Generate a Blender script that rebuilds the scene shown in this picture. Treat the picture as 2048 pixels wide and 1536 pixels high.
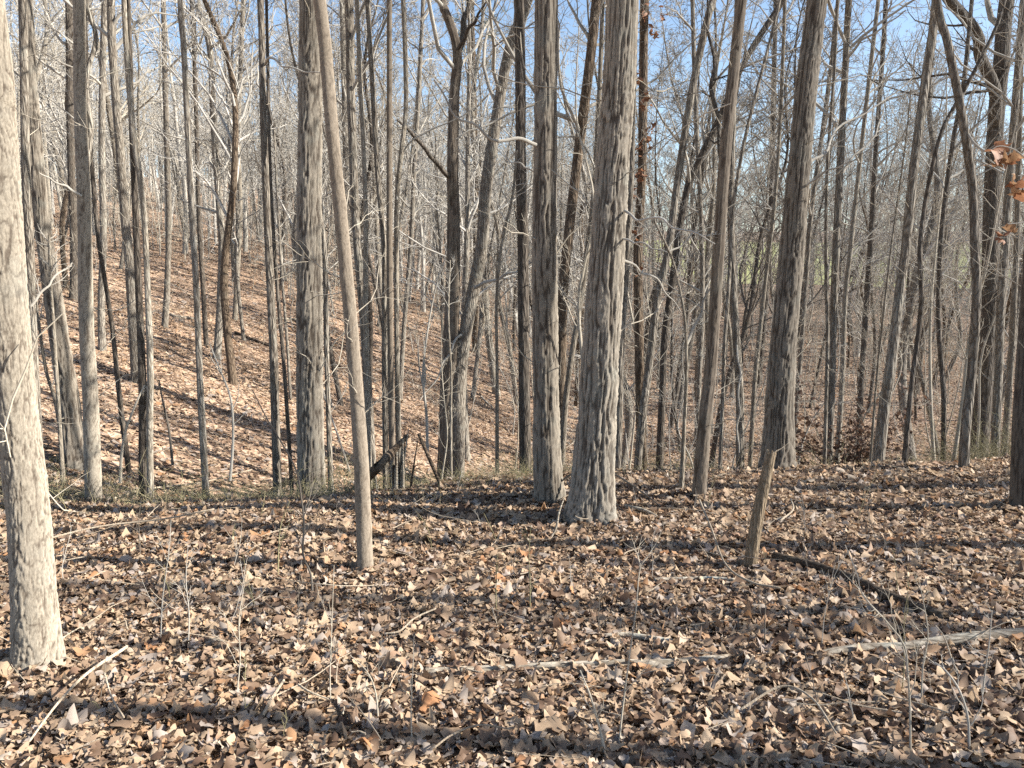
import bpy, math
import numpy as np

# ------------------------------------------------------------------ camera, sky, sun, exposure
SC = bpy.context.scene
for o in list(bpy.data.objects):
    bpy.data.objects.remove(o)
COL = SC.collection
FOC, CX, CY = 1547.0, 1024.0, 768.0          # focal length and centre in photograph pixels (2048 x 1536)
PITCH = math.radians(8.5)
EYE = np.array([0.0, 0.0, 1.6])
cam_d = bpy.data.cameras.new('camera')
cam = bpy.data.objects.new('camera', cam_d)
COL.objects.link(cam)
cam_d.sensor_fit = 'HORIZONTAL'
cam_d.sensor_width = 36.0
cam_d.lens = 36.0 * FOC / 2048.0
cam_d.clip_start = 0.05
cam_d.clip_end = 3000
cam.location = EYE
cam.rotation_euler = (math.radians(90) - PITCH, 0, 0)
SC.camera = cam

SUN_EL, SUN_AZ = math.radians(31), math.radians(99)     # azimuth clockwise from +Y (the view) towards +X
world = bpy.data.worlds.new('World')
SC.world = world
world.use_nodes = True
wn = world.node_tree
sky = wn.nodes.new('ShaderNodeTexSky')
sky.sky_type = 'NISHITA'
sky.sun_disc = False
sky.sun_elevation = SUN_EL
sky.sun_rotation = SUN_AZ
sky.altitude = 200
sky.air_density = 1.0
sky.dust_density = 1.0
sky.ozone_density = 1.2
wn.links.new(sky.outputs[0], wn.nodes['Background'].inputs[0])
wn.nodes['Background'].inputs[1].default_value = 0.085

sun_d = bpy.data.lights.new('sun', 'SUN')
sun_d.energy = 5.0
sun_d.angle = math.radians(0.53)
sun_d.color = (1.0, 0.95, 0.87)
sun = bpy.data.objects.new('sun', sun_d)
COL.objects.link(sun)
sun.location = (30, 0, 30)
sun.rotation_euler = (math.pi / 2 - SUN_EL, 0, math.pi - SUN_AZ)

SC.view_settings.view_transform = 'Standard'
SC.view_settings.look = 'None'
SC.view_settings.gamma = 1.0
SC.view_settings.use_curve_mapping = False
SC.view_settings.exposure = 1.55
SC.render.engine = 'CYCLES'
SC.cycles.max_bounces = 5
SC.cycles.diffuse_bounces = 1
SC.cycles.glossy_bounces = 1
SC.cycles.transmission_bounces = 1
SC.cycles.transparent_max_bounces = 4
SC.cycles.use_denoising = False
SC.cycles.caustics_reflective = False
SC.cycles.caustics_refractive = False

RNG = np.random.default_rng(20)

# ------------------------------------------------------------------ noise
def _hash(ix, iy, iz, seed):
    h = (ix.astype(np.int64) * 374761393 + iy.astype(np.int64) * 668265263 + iz.astype(np.int64) * 2147483647 + seed * 974711) & 0xFFFFFFFF
    h = ((h ^ (h >> 13)) * 1274126177) & 0xFFFFFFFF
    h = ((h ^ (h >> 16)) * 2246822519) & 0xFFFFFFFF
    return ((h ^ (h >> 15)) & 0xFFFFFF) / float(0x1000000)

def vnoise(p, seed=0):
    i = np.floor(p).astype(np.int64)
    f = p - i
    f = f * f * (3 - 2 * f)
    out = 0
    for dx in (0, 1):
        for dy in (0, 1):
            for dz in (0, 1):
                w = (f[..., 0] if dx else 1 - f[..., 0]) * (f[..., 1] if dy else 1 - f[..., 1]) * (f[..., 2] if dz else 1 - f[..., 2])
                out = out + w * _hash(i[..., 0] + dx, i[..., 1] + dy, i[..., 2] + dz, seed)
    return out

def fbm(p, octaves=3, seed=0):
    a, s, t = 0.5, 0.0, 0.0
    for k in range(octaves):
        s = s + a * vnoise(p * (2.03 ** k), seed + k)
        t += a
        a *= 0.5
    return s / t

def worley(p, seed=0):
    i = np.floor(p).astype(np.int64)
    f1 = np.full(p.shape[:-1], 9.0)
    f2 = f1.copy()
    for dx in (-1, 0, 1):
        for dy in (-1, 0, 1):
            for dz in (-1, 0, 1):
                cx, cy, cz = i[..., 0] + dx, i[..., 1] + dy, i[..., 2] + dz
                d = np.sqrt((cx + _hash(cx, cy, cz, seed) - p[..., 0]) ** 2 + (cy + _hash(cx, cy, cz, seed + 1) - p[..., 1]) ** 2
                            + (cz + _hash(cx, cy, cz, seed + 2) - p[..., 2]) ** 2)
                f2 = np.minimum(f2, np.maximum(f1, d))
                f1 = np.minimum(f1, d)
    return f1, f2

def sstep(a, b, x):
    t = np.clip((x - a) / (b - a), 0, 1)
    return t * t * (3 - 2 * t)

# ------------------------------------------------------------------ the lie of the land
_gx = np.linspace(-400, 400, 4001)
_gs = np.interp(_gx, [-60, -40, -14, -8, 0.5, 3.5, 60], [0.0, -0.15, -0.2, -0.30, -0.33, -0.03, 0.0])
_gv = np.concatenate([[0], np.cumsum((_gs[1:] + _gs[:-1]) / 2 * np.diff(_gx))])
_gv -= np.interp(0, _gx, _gv)

def softplus(t):
    return np.where(t > 20, t, np.log1p(np.exp(np.minimum(t, 20))))

def terrain(x, y):
    x = np.asarray(x, float); y = np.asarray(y, float)
    ye = 7.2 + 0.09 * np.clip(x, -8, 10) + 0.25 * np.sin(x * 0.9 + 1)
    P = -0.045 * y + 0.03 * np.clip(x, -9, 6) - 0.40 * 0.45 * softplus((y - ye) / 0.45)
    H = -2.6 + np.interp(x, _gx, _gv) + 0.06 * 4 * softplus((y - 32) / 4) + 0.05 * 6 * softplus((y - 75) / 6) - 0.085 * 15 * softplus((y - 190) / 15)
    H = H - 0.10 * 2 * softplus((6 - y) / 2) * sstep(-6, -12, x)
    k = 0.35
    z = k * np.logaddexp(P / k, H / k)
    q = np.stack([x * 0.55, y * 0.55, x * 0], -1)
    z = z + 0.16 * (fbm(q, 3, 5) - 0.5) * sstep(0.5, 4, np.hypot(x, y)) + 0.7 * (vnoise(q * 0.18, 9) - 0.5) * sstep(10, 25, y)
    return z

def ray(px, py):
    a, b = (px - CX) / FOC, -(py - CY) / FOC
    c, s = math.cos(PITCH), math.sin(PITCH)
    return np.array([a, c + b * s, -s + b * c])

def on_ground(px, py):
    d = ray(px, py)
    t = np.concatenate([np.arange(1.5, 30, 0.02), np.arange(30, 220, 0.2)])
    z = EYE[2] + t * d[2] - terrain(t * d[0], t * d[1])
    k = np.argmax(z < 0)
    if z[k] >= 0:
        k = len(t) - 1
    return EYE + t[k] * d

def at(px, py, Y):
    d = ray(px, py)
    return EYE + d * (Y / d[1])

def msize(w, p):                      # photograph pixels to metres at point p
    c, s = math.cos(PITCH), math.sin(PITCH)
    return w * (p[1] * c - (p[2] - EYE[2]) * s) / FOC

# ------------------------------------------------------------------ mesh helpers
def add(name, V, F, mat, parent=None, smooth=True, attrs=None, mats=None, mat_idx=None):
    me = bpy.data.meshes.new(name)
    V = np.ascontiguousarray(V, np.float32)
    me.vertices.add(len(V))
    me.vertices.foreach_set('co', V.ravel())
    Fs = F if isinstance(F, list) else [F]
    Fs = [np.asarray(f, np.int32) for f in Fs if len(f)]
    tot = np.concatenate([np.full(len(f), f.shape[1], np.int32) for f in Fs])
    loops = np.concatenate([f.ravel() for f in Fs])
    me.loops.add(len(loops))
    me.loops.foreach_set('vertex_index', loops)
    me.polygons.add(len(tot))
    me.polygons.foreach_set('loop_start', np.concatenate([[0], np.cumsum(tot)[:-1]]).astype(np.int32))
    if smooth:
        me.polygons.foreach_set('use_smooth', np.ones(len(tot), bool))
    me.update(calc_edges=True)
    for k, a in (attrs or {}).items():
        at_ = me.attributes.new(k, 'FLOAT', 'POINT')
        at_.data.foreach_set('value', np.ascontiguousarray(a, np.float32))
    me.materials.append(mat)
    o = bpy.data.objects.new(name, me)
    COL.objects.link(o)
    if parent is not None:
        o.parent = parent
    return o

def tag(o, label=None, cat=None, group=None, kind=None):
    for k, v in (('label', label), ('category', cat), ('group', group), ('kind', kind)):
        if v:
            o[k] = v
    return o

def empty(name, loc, label, cat, group=None):
    o = bpy.data.objects.new(name, None)
    o.empty_display_size = 0.1
    COL.objects.link(o)
    o.location = loc
    return tag(o, label, cat, group)

def norm(v):
    return v / np.maximum(np.linalg.norm(v, axis=-1, keepdims=True), 1e-9)

def tubes(P, R, sides):
    """P (B,K,3) centre lines, R (B,K) radii -> vertices and quads of B open tubes"""
    B, K, _ = P.shape
    T = norm(np.gradient(P, axis=1))
    m = norm(P[:, -1] - P[:, 0])
    ref = np.eye(3)[np.argmin(np.abs(m), axis=1)][:, None, :]
    U = norm(np.cross(T, ref))
    W = np.cross(T, U)
    a = np.arange(sides) * 2 * math.pi / sides
    ring = P[:, :, None, :] + R[:, :, None, None] * (np.cos(a)[None, None, :, None] * U[:, :, None, :] + np.sin(a)[None, None, :, None] * W[:, :, None, :])
    V = ring.reshape(-1, 3)
    b, k, s = np.meshgrid(np.arange(B), np.arange(K - 1), np.arange(sides), indexing='ij')
    i0 = (b * K + k) * sides
    s2 = (s + 1) % sides
    F = np.stack([i0 + s, i0 + s2, i0 + sides + s2, i0 + sides + s], -1).reshape(-1, 4)
    return V, F

class Bag:
    def __init__(self):
        self.V, self.F, self.n = [], [], 0
        self.A = []
    def put(self, V, F, a=None):
        self.V.append(V); self.F.append(np.asarray(F) + self.n); self.n += len(V)
        if a is not None:
            self.A.append(a)
    def build(self, name, mat, parent=None, smooth=True, attr=None):
        q = [f for f in self.F if f.shape[1] == 4]
        t = [f for f in self.F if f.shape[1] == 3]
        Fs = ([np.concatenate(q)] if q else []) + ([np.concatenate(t)] if t else [])
        at_ = {attr: np.concatenate(self.A)} if attr else None
        return add(name, np.concatenate(self.V), Fs, mat, parent, smooth, at_)

def spline(pts, r, n):
    """Catmull-Rom through pts (M,3), radii r (M,) -> n samples"""
    pts = np.asarray(pts, float); r = np.asarray(r, float)
    M = len(pts)
    L = np.concatenate([[0], np.cumsum(np.linalg.norm(np.diff(pts, axis=0), axis=1))])
    s = np.asarray(n, float) if np.ndim(n) else np.linspace(0, L[-1], n)
    E = np.vstack([2 * pts[0] - pts[1], pts, 2 * pts[-1] - pts[-2]])
    k = np.clip(np.searchsorted(L, s, side='right') - 1, 0, M - 2)
    u = ((s - L[k]) / np.maximum(L[k + 1] - L[k], 1e-9))[:, None]
    p0, p1, p2, p3 = E[k], E[k + 1], E[k + 2], E[k + 3]
    out = 0.5 * (2 * p1 + (p2 - p0) * u + (2 * p0 - 5 * p1 + 4 * p2 - p3) * u ** 2 + (3 * p1 - p0 - 3 * p2 + p3) * u ** 3)
    return out, np.interp(s, L, r), s

def source(name, V, F, mat, smooth=True):
    o = add(name, V, F, mat, None, smooth)
    COL.objects.unlink(o)
    return o

def strew(name, pos, rot, scale, idx, sources, tone=None, parent=None):
    """one object of kind stuff: copies of the sources at many points (geometry nodes)"""
    n = len(pos)
    me = bpy.data.meshes.new(name)
    me.vertices.add(n)
    me.vertices.foreach_set('co', np.ascontiguousarray(pos, np.float32).ravel())
    for k, a, t in (('rot', rot, 'FLOAT_VECTOR'), ('siz', scale, 'FLOAT_VECTOR'), ('pick', idx, 'INT'), ('tone', np.zeros(n) if tone is None else tone, 'FLOAT')):
        at_ = me.attributes.new(k, t, 'POINT')
        at_.data.foreach_set('vector' if t == 'FLOAT_VECTOR' else 'value', np.ascontiguousarray(a, np.int32 if t == 'INT' else np.float32).ravel())
    o = bpy.data.objects.new(name, me)
    COL.objects.link(o)
    o.parent = parent
    o['kind'] = 'stuff'
    ng = bpy.data.node_groups.new(name + '_scatter', 'GeometryNodeTree')
    ng.interface.new_socket('Geometry', in_out='INPUT', socket_type='NodeSocketGeometry')
    ng.interface.new_socket('Geometry', in_out='OUTPUT', socket_type='NodeSocketGeometry')
    N, L = ng.nodes, ng.links
    gi, go = N.new('NodeGroupInput'), N.new('NodeGroupOutput')
    ip, jn = N.new('GeometryNodeInstanceOnPoints'), N.new('GeometryNodeJoinGeometry')
    for so in sources:
        oi = N.new('GeometryNodeObjectInfo')
        oi.inputs['Object'].default_value = so
        oi.inputs['As Instance'].default_value = True
        L.new(oi.outputs['Geometry'], jn.inputs[0])
    L.new(gi.outputs[0], ip.inputs['Points'])
    L.new(jn.outputs[0], ip.inputs['Instance'])
    ip.inputs['Pick Instance'].default_value = True
    for k, t, sock in (('rot', 'FLOAT_VECTOR', 'Rotation'), ('siz', 'FLOAT_VECTOR', 'Scale'), ('pick', 'INT', 'Instance Index')):
        na = N.new('GeometryNodeInputNamedAttribute')
        na.data_type = t
        na.inputs['Name'].default_value = k
        L.new([q for q in na.outputs if q.enabled and q.name == 'Attribute'][0], ip.inputs[sock])
    L.new(ip.outputs[0], go.inputs[0])
    md = o.modifiers.new('scatter', 'NODES')
    md.node_group = ng
    return o

# ------------------------------------------------------------------ materials
def new_mat(name):
    m = bpy.data.materials.new(name)
    m.use_nodes = True
    nt = m.node_tree
    b = nt.nodes['Principled BSDF']
    b.inputs['Roughness'].default_value = 0.85
    b.inputs['Specular IOR Level'].default_value = 0.2
    b.inputs['Diffuse Roughness'].default_value = 1.0
    return m, nt, b

def nd(nt, t, **kw):
    n = nt.nodes.new(t)
    for k, v in kw.items():
        if k in n.inputs:
            n.inputs[k].default_value = v
        else:
            setattr(n, k, v)
    return n

def ramp(nt, stops, fac=None):
    n = nt.nodes.new('ShaderNodeValToRGB')
    e = n.color_ramp.elements
    while len(e) < len(stops):
        e.new(0.5)
    for k, (p, c) in enumerate(stops):
        e[k].position = p
        e[k].color = (*c, 1)
    if fac is not None:
        nt.links.new(fac, n.inputs[0])
    return n

def mix(nt, fac, a, b, mode='MIX'):
    n = nt.nodes.new('ShaderNodeMix')
    n.data_type = 'RGBA'
    n.blend_type = mode
    for v, i in ((fac, 0), (a, 6), (b, 7)):
        if hasattr(v, 'is_linked'):
            nt.links.new(v, n.inputs[i])
        else:
            n.inputs[i].default_value = v if i == 0 else (*v, 1)
    return n.outputs[2]

def bark_mat(name, light, dark, scale=26.0, stretch=0.22, bump=0.5, lichen=0.25, lichen_col=(0.42, 0.43, 0.36), dist=0.012, use_attr=False, along_x=False):
    m, nt, b = new_mat(name)
    L = nt.links
    tc = nd(nt, 'ShaderNodeTexCoord')
    mp = nd(nt, 'ShaderNodeMapping')
    mp.inputs['Scale'].default_value = (stretch, 1, 1) if along_x else (1, 1, stretch)
    L.new(tc.outputs['Object'], mp.inputs['Vector'])
    nz = nd(nt, 'ShaderNodeTexNoise', Scale=scale * 0.5, Detail=3.0)
    L.new(mp.outputs[0], nz.inputs['Vector'])
    va = nd(nt, 'ShaderNodeVectorMath', operation='SCALE')
    va.inputs['Scale'].default_value = 0.06
    L.new(nz.outputs['Color'], va.inputs[0])
    vb = nd(nt, 'ShaderNodeVectorMath', operation='ADD')
    L.new(mp.outputs[0], vb.inputs[0]); L.new(va.outputs[0], vb.inputs[1])
    vo = nd(nt, 'ShaderNodeTexVoronoi', feature='DISTANCE_TO_EDGE', Scale=scale)
    L.new(vb.outputs[0], vo.inputs['Vector'])
    fine = nd(nt, 'ShaderNodeTexNoise', Scale=scale * 4, Detail=4.0, Roughness=0.65)
    L.new(mp.outputs[0], fine.inputs['Vector'])
    big = nd(nt, 'ShaderNodeTexNoise', Scale=5.0, Detail=4.0, Roughness=0.6)
    L.new(tc.outputs['Object'], big.inputs['Vector'])
    if use_attr:
        aa = nd(nt, 'ShaderNodeAttribute', attribute_name='ridge')
        fac = aa.outputs['Fac']
    else:
        cr = ramp(nt, [(0.0, (0, 0, 0)), (0.22, (1, 1, 1))], vo.outputs['Distance'])
        fac = cr.outputs[0]
    col = mix(nt, fac, dark, light)
    fr = ramp(nt, [(0.3, (0.62, 0.60, 0.58)), (0.7, (1.22, 1.22, 1.22))], fine.outputs['Fac'])
    col = mix(nt, 1.0, col, fr.outputs[0], 'MULTIPLY')
    lr = ramp(nt, [(0.52, (0, 0, 0)), (0.68, (lichen, lichen, lichen))], big.outputs['Fac'])
    col = mix(nt, lr.outputs[0], col, lichen_col)
    oi = nd(nt, 'ShaderNodeObjectInfo')
    rr = ramp(nt, [(0.0, (0.82, 0.80, 0.78)), (0.5, (1.0, 0.99, 0.97)), (1.0, (1.15, 1.16, 1.16))], oi.outputs['Random'])
    col = mix(nt, 1.0, col, rr.outputs[0], 'MULTIPLY')
    L.new(col, b.inputs['Base Color'])
    h1 = ramp(nt, [(0.0, (0, 0, 0)), (0.3, (1, 1, 1))], vo.outputs['Distance'])
    ma = nd(nt, 'ShaderNodeMath', operation='MULTIPLY_ADD')
    L.new(fine.outputs['Fac'], ma.inputs[0]); ma.inputs[1].default_value = 0.7
    if use_attr:
        ma.inputs[2].default_value = 0.0
    else:
        L.new(h1.outputs[0], ma.inputs[2])
    bp = nd(nt, 'ShaderNodeBump', Strength=bump, Distance=dist)
    L.new(ma.outputs[0], bp.inputs['Height'])
    L.new(bp.outputs[0], b.inputs['Normal'])
    return m

M = {}
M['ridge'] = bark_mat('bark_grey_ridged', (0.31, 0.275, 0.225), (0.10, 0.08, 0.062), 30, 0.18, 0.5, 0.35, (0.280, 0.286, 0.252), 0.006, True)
M['plate'] = bark_mat('bark_pale_plated', (0.33, 0.295, 0.24), (0.12, 0.096, 0.074), 34, 0.4, 0.5, 0.3, (0.314, 0.308, 0.269), 0.005, True)
M['smooth'] = bark_mat('bark_tan_fine', (0.27, 0.225, 0.175), (0.13, 0.104, 0.078), 60, 0.3, 0.5, 0.2, (0.260, 0.236, 0.186), 0.005, True)
M['brown'] = bark_mat('bark_brown_ridged', (0.211, 0.174, 0.136), (0.093, 0.071, 0.053), 30, 0.18, 0.5, 0.25, (0.248, 0.242, 0.198), 0.006, True)
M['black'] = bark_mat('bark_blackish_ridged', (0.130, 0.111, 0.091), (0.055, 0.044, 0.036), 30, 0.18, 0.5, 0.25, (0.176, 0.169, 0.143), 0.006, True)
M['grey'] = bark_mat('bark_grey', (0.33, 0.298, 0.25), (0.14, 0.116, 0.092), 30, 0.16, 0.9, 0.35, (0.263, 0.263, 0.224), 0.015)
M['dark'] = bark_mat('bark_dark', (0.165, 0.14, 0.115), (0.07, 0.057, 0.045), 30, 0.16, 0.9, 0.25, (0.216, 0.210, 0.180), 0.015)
M['pale'] = bark_mat('bark_pale_stem', (0.35, 0.315, 0.26), (0.20, 0.168, 0.128), 40, 0.16, 0.7, 0.3, (0.291, 0.291, 0.252), 0.010)
M['rust'] = bark_mat('bark_rusty', (0.198, 0.149, 0.105), (0.081, 0.056, 0.037), 30, 0.2, 0.9, 0.25, (0.248, 0.223, 0.174), 0.015)
M['log'] = bark_mat('log_bleached', (0.480, 0.432, 0.352), (0.272, 0.224, 0.168), 30, 0.3, 0.7, 0.6, (0.464, 0.480, 0.416), 0.010, False, True)
M['rot'] = bark_mat('log_rotten', (0.173, 0.128, 0.090), (0.068, 0.049, 0.034), 26, 0.2, 1.0, 0.35, (0.225, 0.195, 0.150), 0.02, False, True)
M['snag'] = bark_mat('snag_tan', (0.37, 0.295, 0.205), (0.22, 0.165, 0.105), 42, 0.2, 0.8, 0.3, (0.30, 0.27, 0.2), 0.010)
M['stick'] = bark_mat('stick_pale', (0.420, 0.352, 0.270), (0.300, 0.240, 0.173), 60, 0.2, 0.4, 0.3, (0.375, 0.360, 0.300), 0.004)

def twig_mat(name, c0, c1):
    m, nt, b = new_mat(name)
    tc = nd(nt, 'ShaderNodeTexCoord')
    n = nd(nt, 'ShaderNodeTexNoise', Scale=3.0, Detail=3.0)
    nt.links.new(tc.outputs['Object'], n.inputs['Vector'])
    r = ramp(nt, [(0.35, c0), (0.65, c1)], n.outputs['Fac'])
    nt.links.new(r.outputs[0], b.inputs['Base Color'])
    return m
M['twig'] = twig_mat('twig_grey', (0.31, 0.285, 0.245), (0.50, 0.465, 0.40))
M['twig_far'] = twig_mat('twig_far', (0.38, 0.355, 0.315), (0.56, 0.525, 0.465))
M['twig_dark'] = twig_mat('twig_dark', (0.120, 0.102, 0.084), (0.216, 0.186, 0.150))
M['twig_tan'] = twig_mat('twig_tan', (0.33, 0.29, 0.225), (0.52, 0.465, 0.375))
M['brier'] = twig_mat('brier_green', (0.19, 0.175, 0.085), (0.36, 0.31, 0.19))
M['grass'] = twig_mat('dry_grass', (0.270, 0.247, 0.120), (0.420, 0.360, 0.225))
M['needle'] = twig_mat('pine_needles', (0.070, 0.100, 0.040), (0.140, 0.170, 0.070))

LEAF_STOPS = [(0.0, (0.10, 0.061, 0.042)), (0.10, (0.185, 0.118, 0.077)), (0.24, (0.29, 0.20, 0.135)), (0.40, (0.38, 0.272, 0.182)), (0.56, (0.455, 0.338, 0.225)),
              (0.70, (0.50, 0.38, 0.262)), (0.80, (0.40, 0.225, 0.115)), (0.86, (0.36, 0.30, 0.25)), (0.95, (0.42, 0.355, 0.30)), (1.0, (0.53, 0.435, 0.325))]
def leaf_mat(name, stops=LEAF_STOPS, tone=None):
    m, nt, b = new_mat(name)
    L = nt.links
    if tone is None:
        a = nd(nt, 'ShaderNodeAttribute', attribute_name='tone', attribute_type='INSTANCER')
        f = a.outputs['Fac']
        r = ramp(nt, stops, f)
        col = r.outputs[0]
    else:
        rgb = nd(nt, 'ShaderNodeRGB')
        rgb.outputs[0].default_value = (*tone, 1)
        col = rgb.outputs[0]
    tc = nd(nt, 'ShaderNodeTexCoord')
    n = nd(nt, 'ShaderNodeTexNoise', Scale=45.0, Detail=3.0)
    L.new(tc.outputs['Object'], n.inputs['Vector'])
    rr = ramp(nt, [(0.3, (0.72, 0.70, 0.68)), (0.7, (1.15, 1.15, 1.15))], n.outputs['Fac'])
    col = mix(nt, 1.0, col, rr.outputs[0], 'MULTIPLY')
    L.new(col, b.inputs['Base Color'])
    b.inputs['Roughness'].default_value = 0.62
    b.inputs['Specular IOR Level'].default_value = 0.3
    b.inputs['Diffuse Roughness'].default_value = 0.3
    tl = nt.nodes.new('ShaderNodeBsdfTranslucent')
    ms = nt.nodes.new('ShaderNodeMixShader')
    ms.inputs[0].default_value = 0.3
    L.new(col, tl.inputs['Color'])
    L.new(b.outputs[0], ms.inputs[1]); L.new(tl.outputs[0], ms.inputs[2])
    L.new(ms.outputs[0], nt.nodes['Material Output'].inputs['Surface'])
    return m
M['leaf'] = leaf_mat('leaf_litter')
LEAF_TONES = [(0.439, 0.317, 0.220), (0.512, 0.390, 0.281), (0.342, 0.220, 0.146), (0.464, 0.244, 0.122), (0.403, 0.329, 0.281), (0.268, 0.171, 0.116), (0.549, 0.439, 0.329)]
LEAF_MATS = [leaf_mat('fallen_leaf_%s' % n, tone=t) for n, t in zip(('tan', 'straw', 'brown', 'orange', 'grey', 'umber', 'cream'), LEAF_TONES)]
M['dead_dark'] = leaf_mat('dead_leaf_dark', tone=(0.13, 0.08, 0.055))
M['dead_red'] = leaf_mat('dead_leaf_red', tone=(0.30, 0.15, 0.085))
M['dead_brown'] = leaf_mat('dead_leaf_brown', tone=(0.34, 0.21, 0.12))

def ground_mat():
    m, nt, b = new_mat('leafy_soil')
    L = nt.links
    tc = nd(nt, 'ShaderNodeTexCoord')
    nz = nd(nt, 'ShaderNodeTexNoise', Scale=9.0, Detail=2.0)
    L.new(tc.outputs['Object'], nz.inputs['Vector'])
    va = nd(nt, 'ShaderNodeVectorMath', operation='SCALE'); va.inputs['Scale'].default_value = 0.12
    L.new(nz.outputs['Color'], va.inputs[0])
    vb = nd(nt, 'ShaderNodeVectorMath', operation='ADD')
    L.new(tc.outputs['Object'], vb.inputs[0]); L.new(va.outputs[0], vb.inputs[1])
    v = nd(nt, 'ShaderNodeTexVoronoi', feature='F1', Scale=13.0)
    L.new(vb.outputs[0], v.inputs['Vector'])
    sp = nd(nt, 'ShaderNodeSeparateColor')
    L.new(v.outputs['Color'], sp.inputs[0])
    r = ramp(nt, [(0.0, (0.12, 0.07, 0.045)), (0.25, (0.25, 0.165, 0.11)), (0.5, (0.38, 0.265, 0.18)), (0.75, (0.49, 0.355, 0.245)), (1.0, (0.46, 0.36, 0.28))], sp.outputs[0])
    n2 = nd(nt, 'ShaderNodeTexNoise', Scale=0.6, Detail=4.0)
    L.new(tc.outputs['Object'], n2.inputs['Vector'])
    r2 = ramp(nt, [(0.3, (0.75, 0.72, 0.70)), (0.7, (1.08, 1.06, 1.05))], n2.outputs['Fac'])
    col = mix(nt, 1.0, r.outputs[0], r2.outputs[0], 'MULTIPLY')
    L.new(col, b.inputs['Base Color'])
    bp = nd(nt, 'ShaderNodeBump', Strength=1.0, Distance=0.05)
    ma = nd(nt, 'ShaderNodeMath', operation='ADD')
    L.new(sp.outputs[1], ma.inputs[0]); L.new(v.outputs['Distance'], ma.inputs[1])
    L.new(ma.outputs[0], bp.inputs['Height'])
    L.new(bp.outputs[0], b.inputs['Normal'])
    b.inputs['Roughness'].default_value = 0.95
    return m
M['ground'] = ground_mat()

def field_mat():
    m, nt, b = new_mat('pasture_grass')
    L = nt.links
    tc = nd(nt, 'ShaderNodeTexCoord')
    n = nd(nt, 'ShaderNodeTexNoise', Scale=0.25, Detail=6.0, Roughness=0.7)
    L.new(tc.outputs['Object'], n.inputs['Vector'])
    r = ramp(nt, [(0.35, (0.27, 0.27, 0.11)), (0.65, (0.38, 0.38, 0.17))], n.outputs['Fac'])
    L.new(r.outputs[0], b.inputs['Base Color'])
    n2 = nd(nt, 'ShaderNodeTexNoise', Scale=6.0, Detail=5.0)
    L.new(tc.outputs['Object'], n2.inputs['Vector'])
    bp = nd(nt, 'ShaderNodeBump', Strength=0.6, Distance=0.1)
    L.new(n2.outputs['Fac'], bp.inputs['Height'])
    L.new(bp.outputs[0], b.inputs['Normal'])
    return m
M['field'] = field_mat()

# ------------------------------------------------------------------ ground sheet and far field
def grid(xs, ys, dz=0.0):
    X, Y = np.meshgrid(xs, ys)
    Z = terrain(X, Y) + dz
    V = np.stack([X, Y, Z], -1).reshape(-1, 3)
    n = len(xs)
    j, i = np.meshgrid(np.arange(len(ys) - 1), np.arange(n - 1), indexing='ij')
    a = (j * n + i).ravel()
    return V, np.stack([a, a + 1, a + n + 1, a + n], -1)

def sgrid(lim, fine, n):
    t = np.linspace(-1, 1, n)
    return np.sign(t) * (fine * np.abs(t) + (lim - fine) * np.abs(t) ** 4)
ys = np.concatenate([np.array([-300, -150, -80, -40, -20, -10, -5, -2]), np.arange(0, 12, 0.12), np.arange(12, 40, 0.4), np.arange(40, 120, 2), np.arange(120, 260, 8), np.arange(260, 900, 60)])
V, F = grid(sgrid(500, 12, 170), ys)
ground = tag(add('ground', V, F, M['ground']), 'forest floor under brown fallen leaves', None, None, 'structure')
V, F = grid(np.arange(20, 190, 4), np.arange(84, 150, 3), 0.08)
tag(add('field', V, F, M['field']), 'pale green pasture beyond the trees', None, None, 'structure')

# ------------------------------------------------------------------ branching
def grow(p0, d0, L, K, jit, trop, rng):
    B = len(p0)
    P = np.zeros((B, K, 3)); P[:, 0] = p0
    d = norm(d0)
    st = (L / (K - 1))[:, None]
    for k in range(1, K):
        d = norm(d + jit * rng.normal(size=(B, 3)) + np.array([0, 0, trop]))
        P[:, k] = P[:, k - 1] + d * st
    return P

def spawn(P, R, n, s0, s1, a0, a1, lf, K, jit, trop, rng, rf=0.6, tip=0.25, up=0.0, rmin=0.0):
    """n children on each of the B parent lines"""
    B, Kp, _ = P.shape
    s = rng.uniform(s0, s1, (B, n))
    x = s * (Kp - 1)
    k = np.clip(x.astype(int), 0, Kp - 2); u = (x - k)[..., None]
    bi = np.arange(B)[:, None]
    pos = P[bi, k] * (1 - u) + P[bi, k + 1] * u
    tan = norm(P[bi, k + 1] - P[bi, k])
    rad = R[bi, k] * (1 - u[..., 0]) + R[bi, k + 1] * u[..., 0]
    plen = np.linalg.norm(np.diff(P, axis=1), axis=2).sum(1)[:, None]
    q = rng.normal(size=(B, n, 3)); q[..., 2] += up
    perp = norm(q - (q * tan).sum(-1, keepdims=True) * tan)
    a = rng.uniform(a0, a1, (B, n, 1))
    d = np.cos(a) * tan + np.sin(a) * perp
    Lc = (lf * plen * (1.15 - 0.75 * s) * rng.uniform(0.55, 1.25, (B, n))).ravel()
    C = grow(pos.reshape(-1, 3), d.reshape(-1, 3), Lc, K, jit, trop, rng)
    r0 = np.maximum((rad * rf * rng.uniform(0.7, 1.1, (B, n))).ravel(), rmin)
    return C, r0[:, None] * np.linspace(1, tip, K)[None, :]

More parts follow.
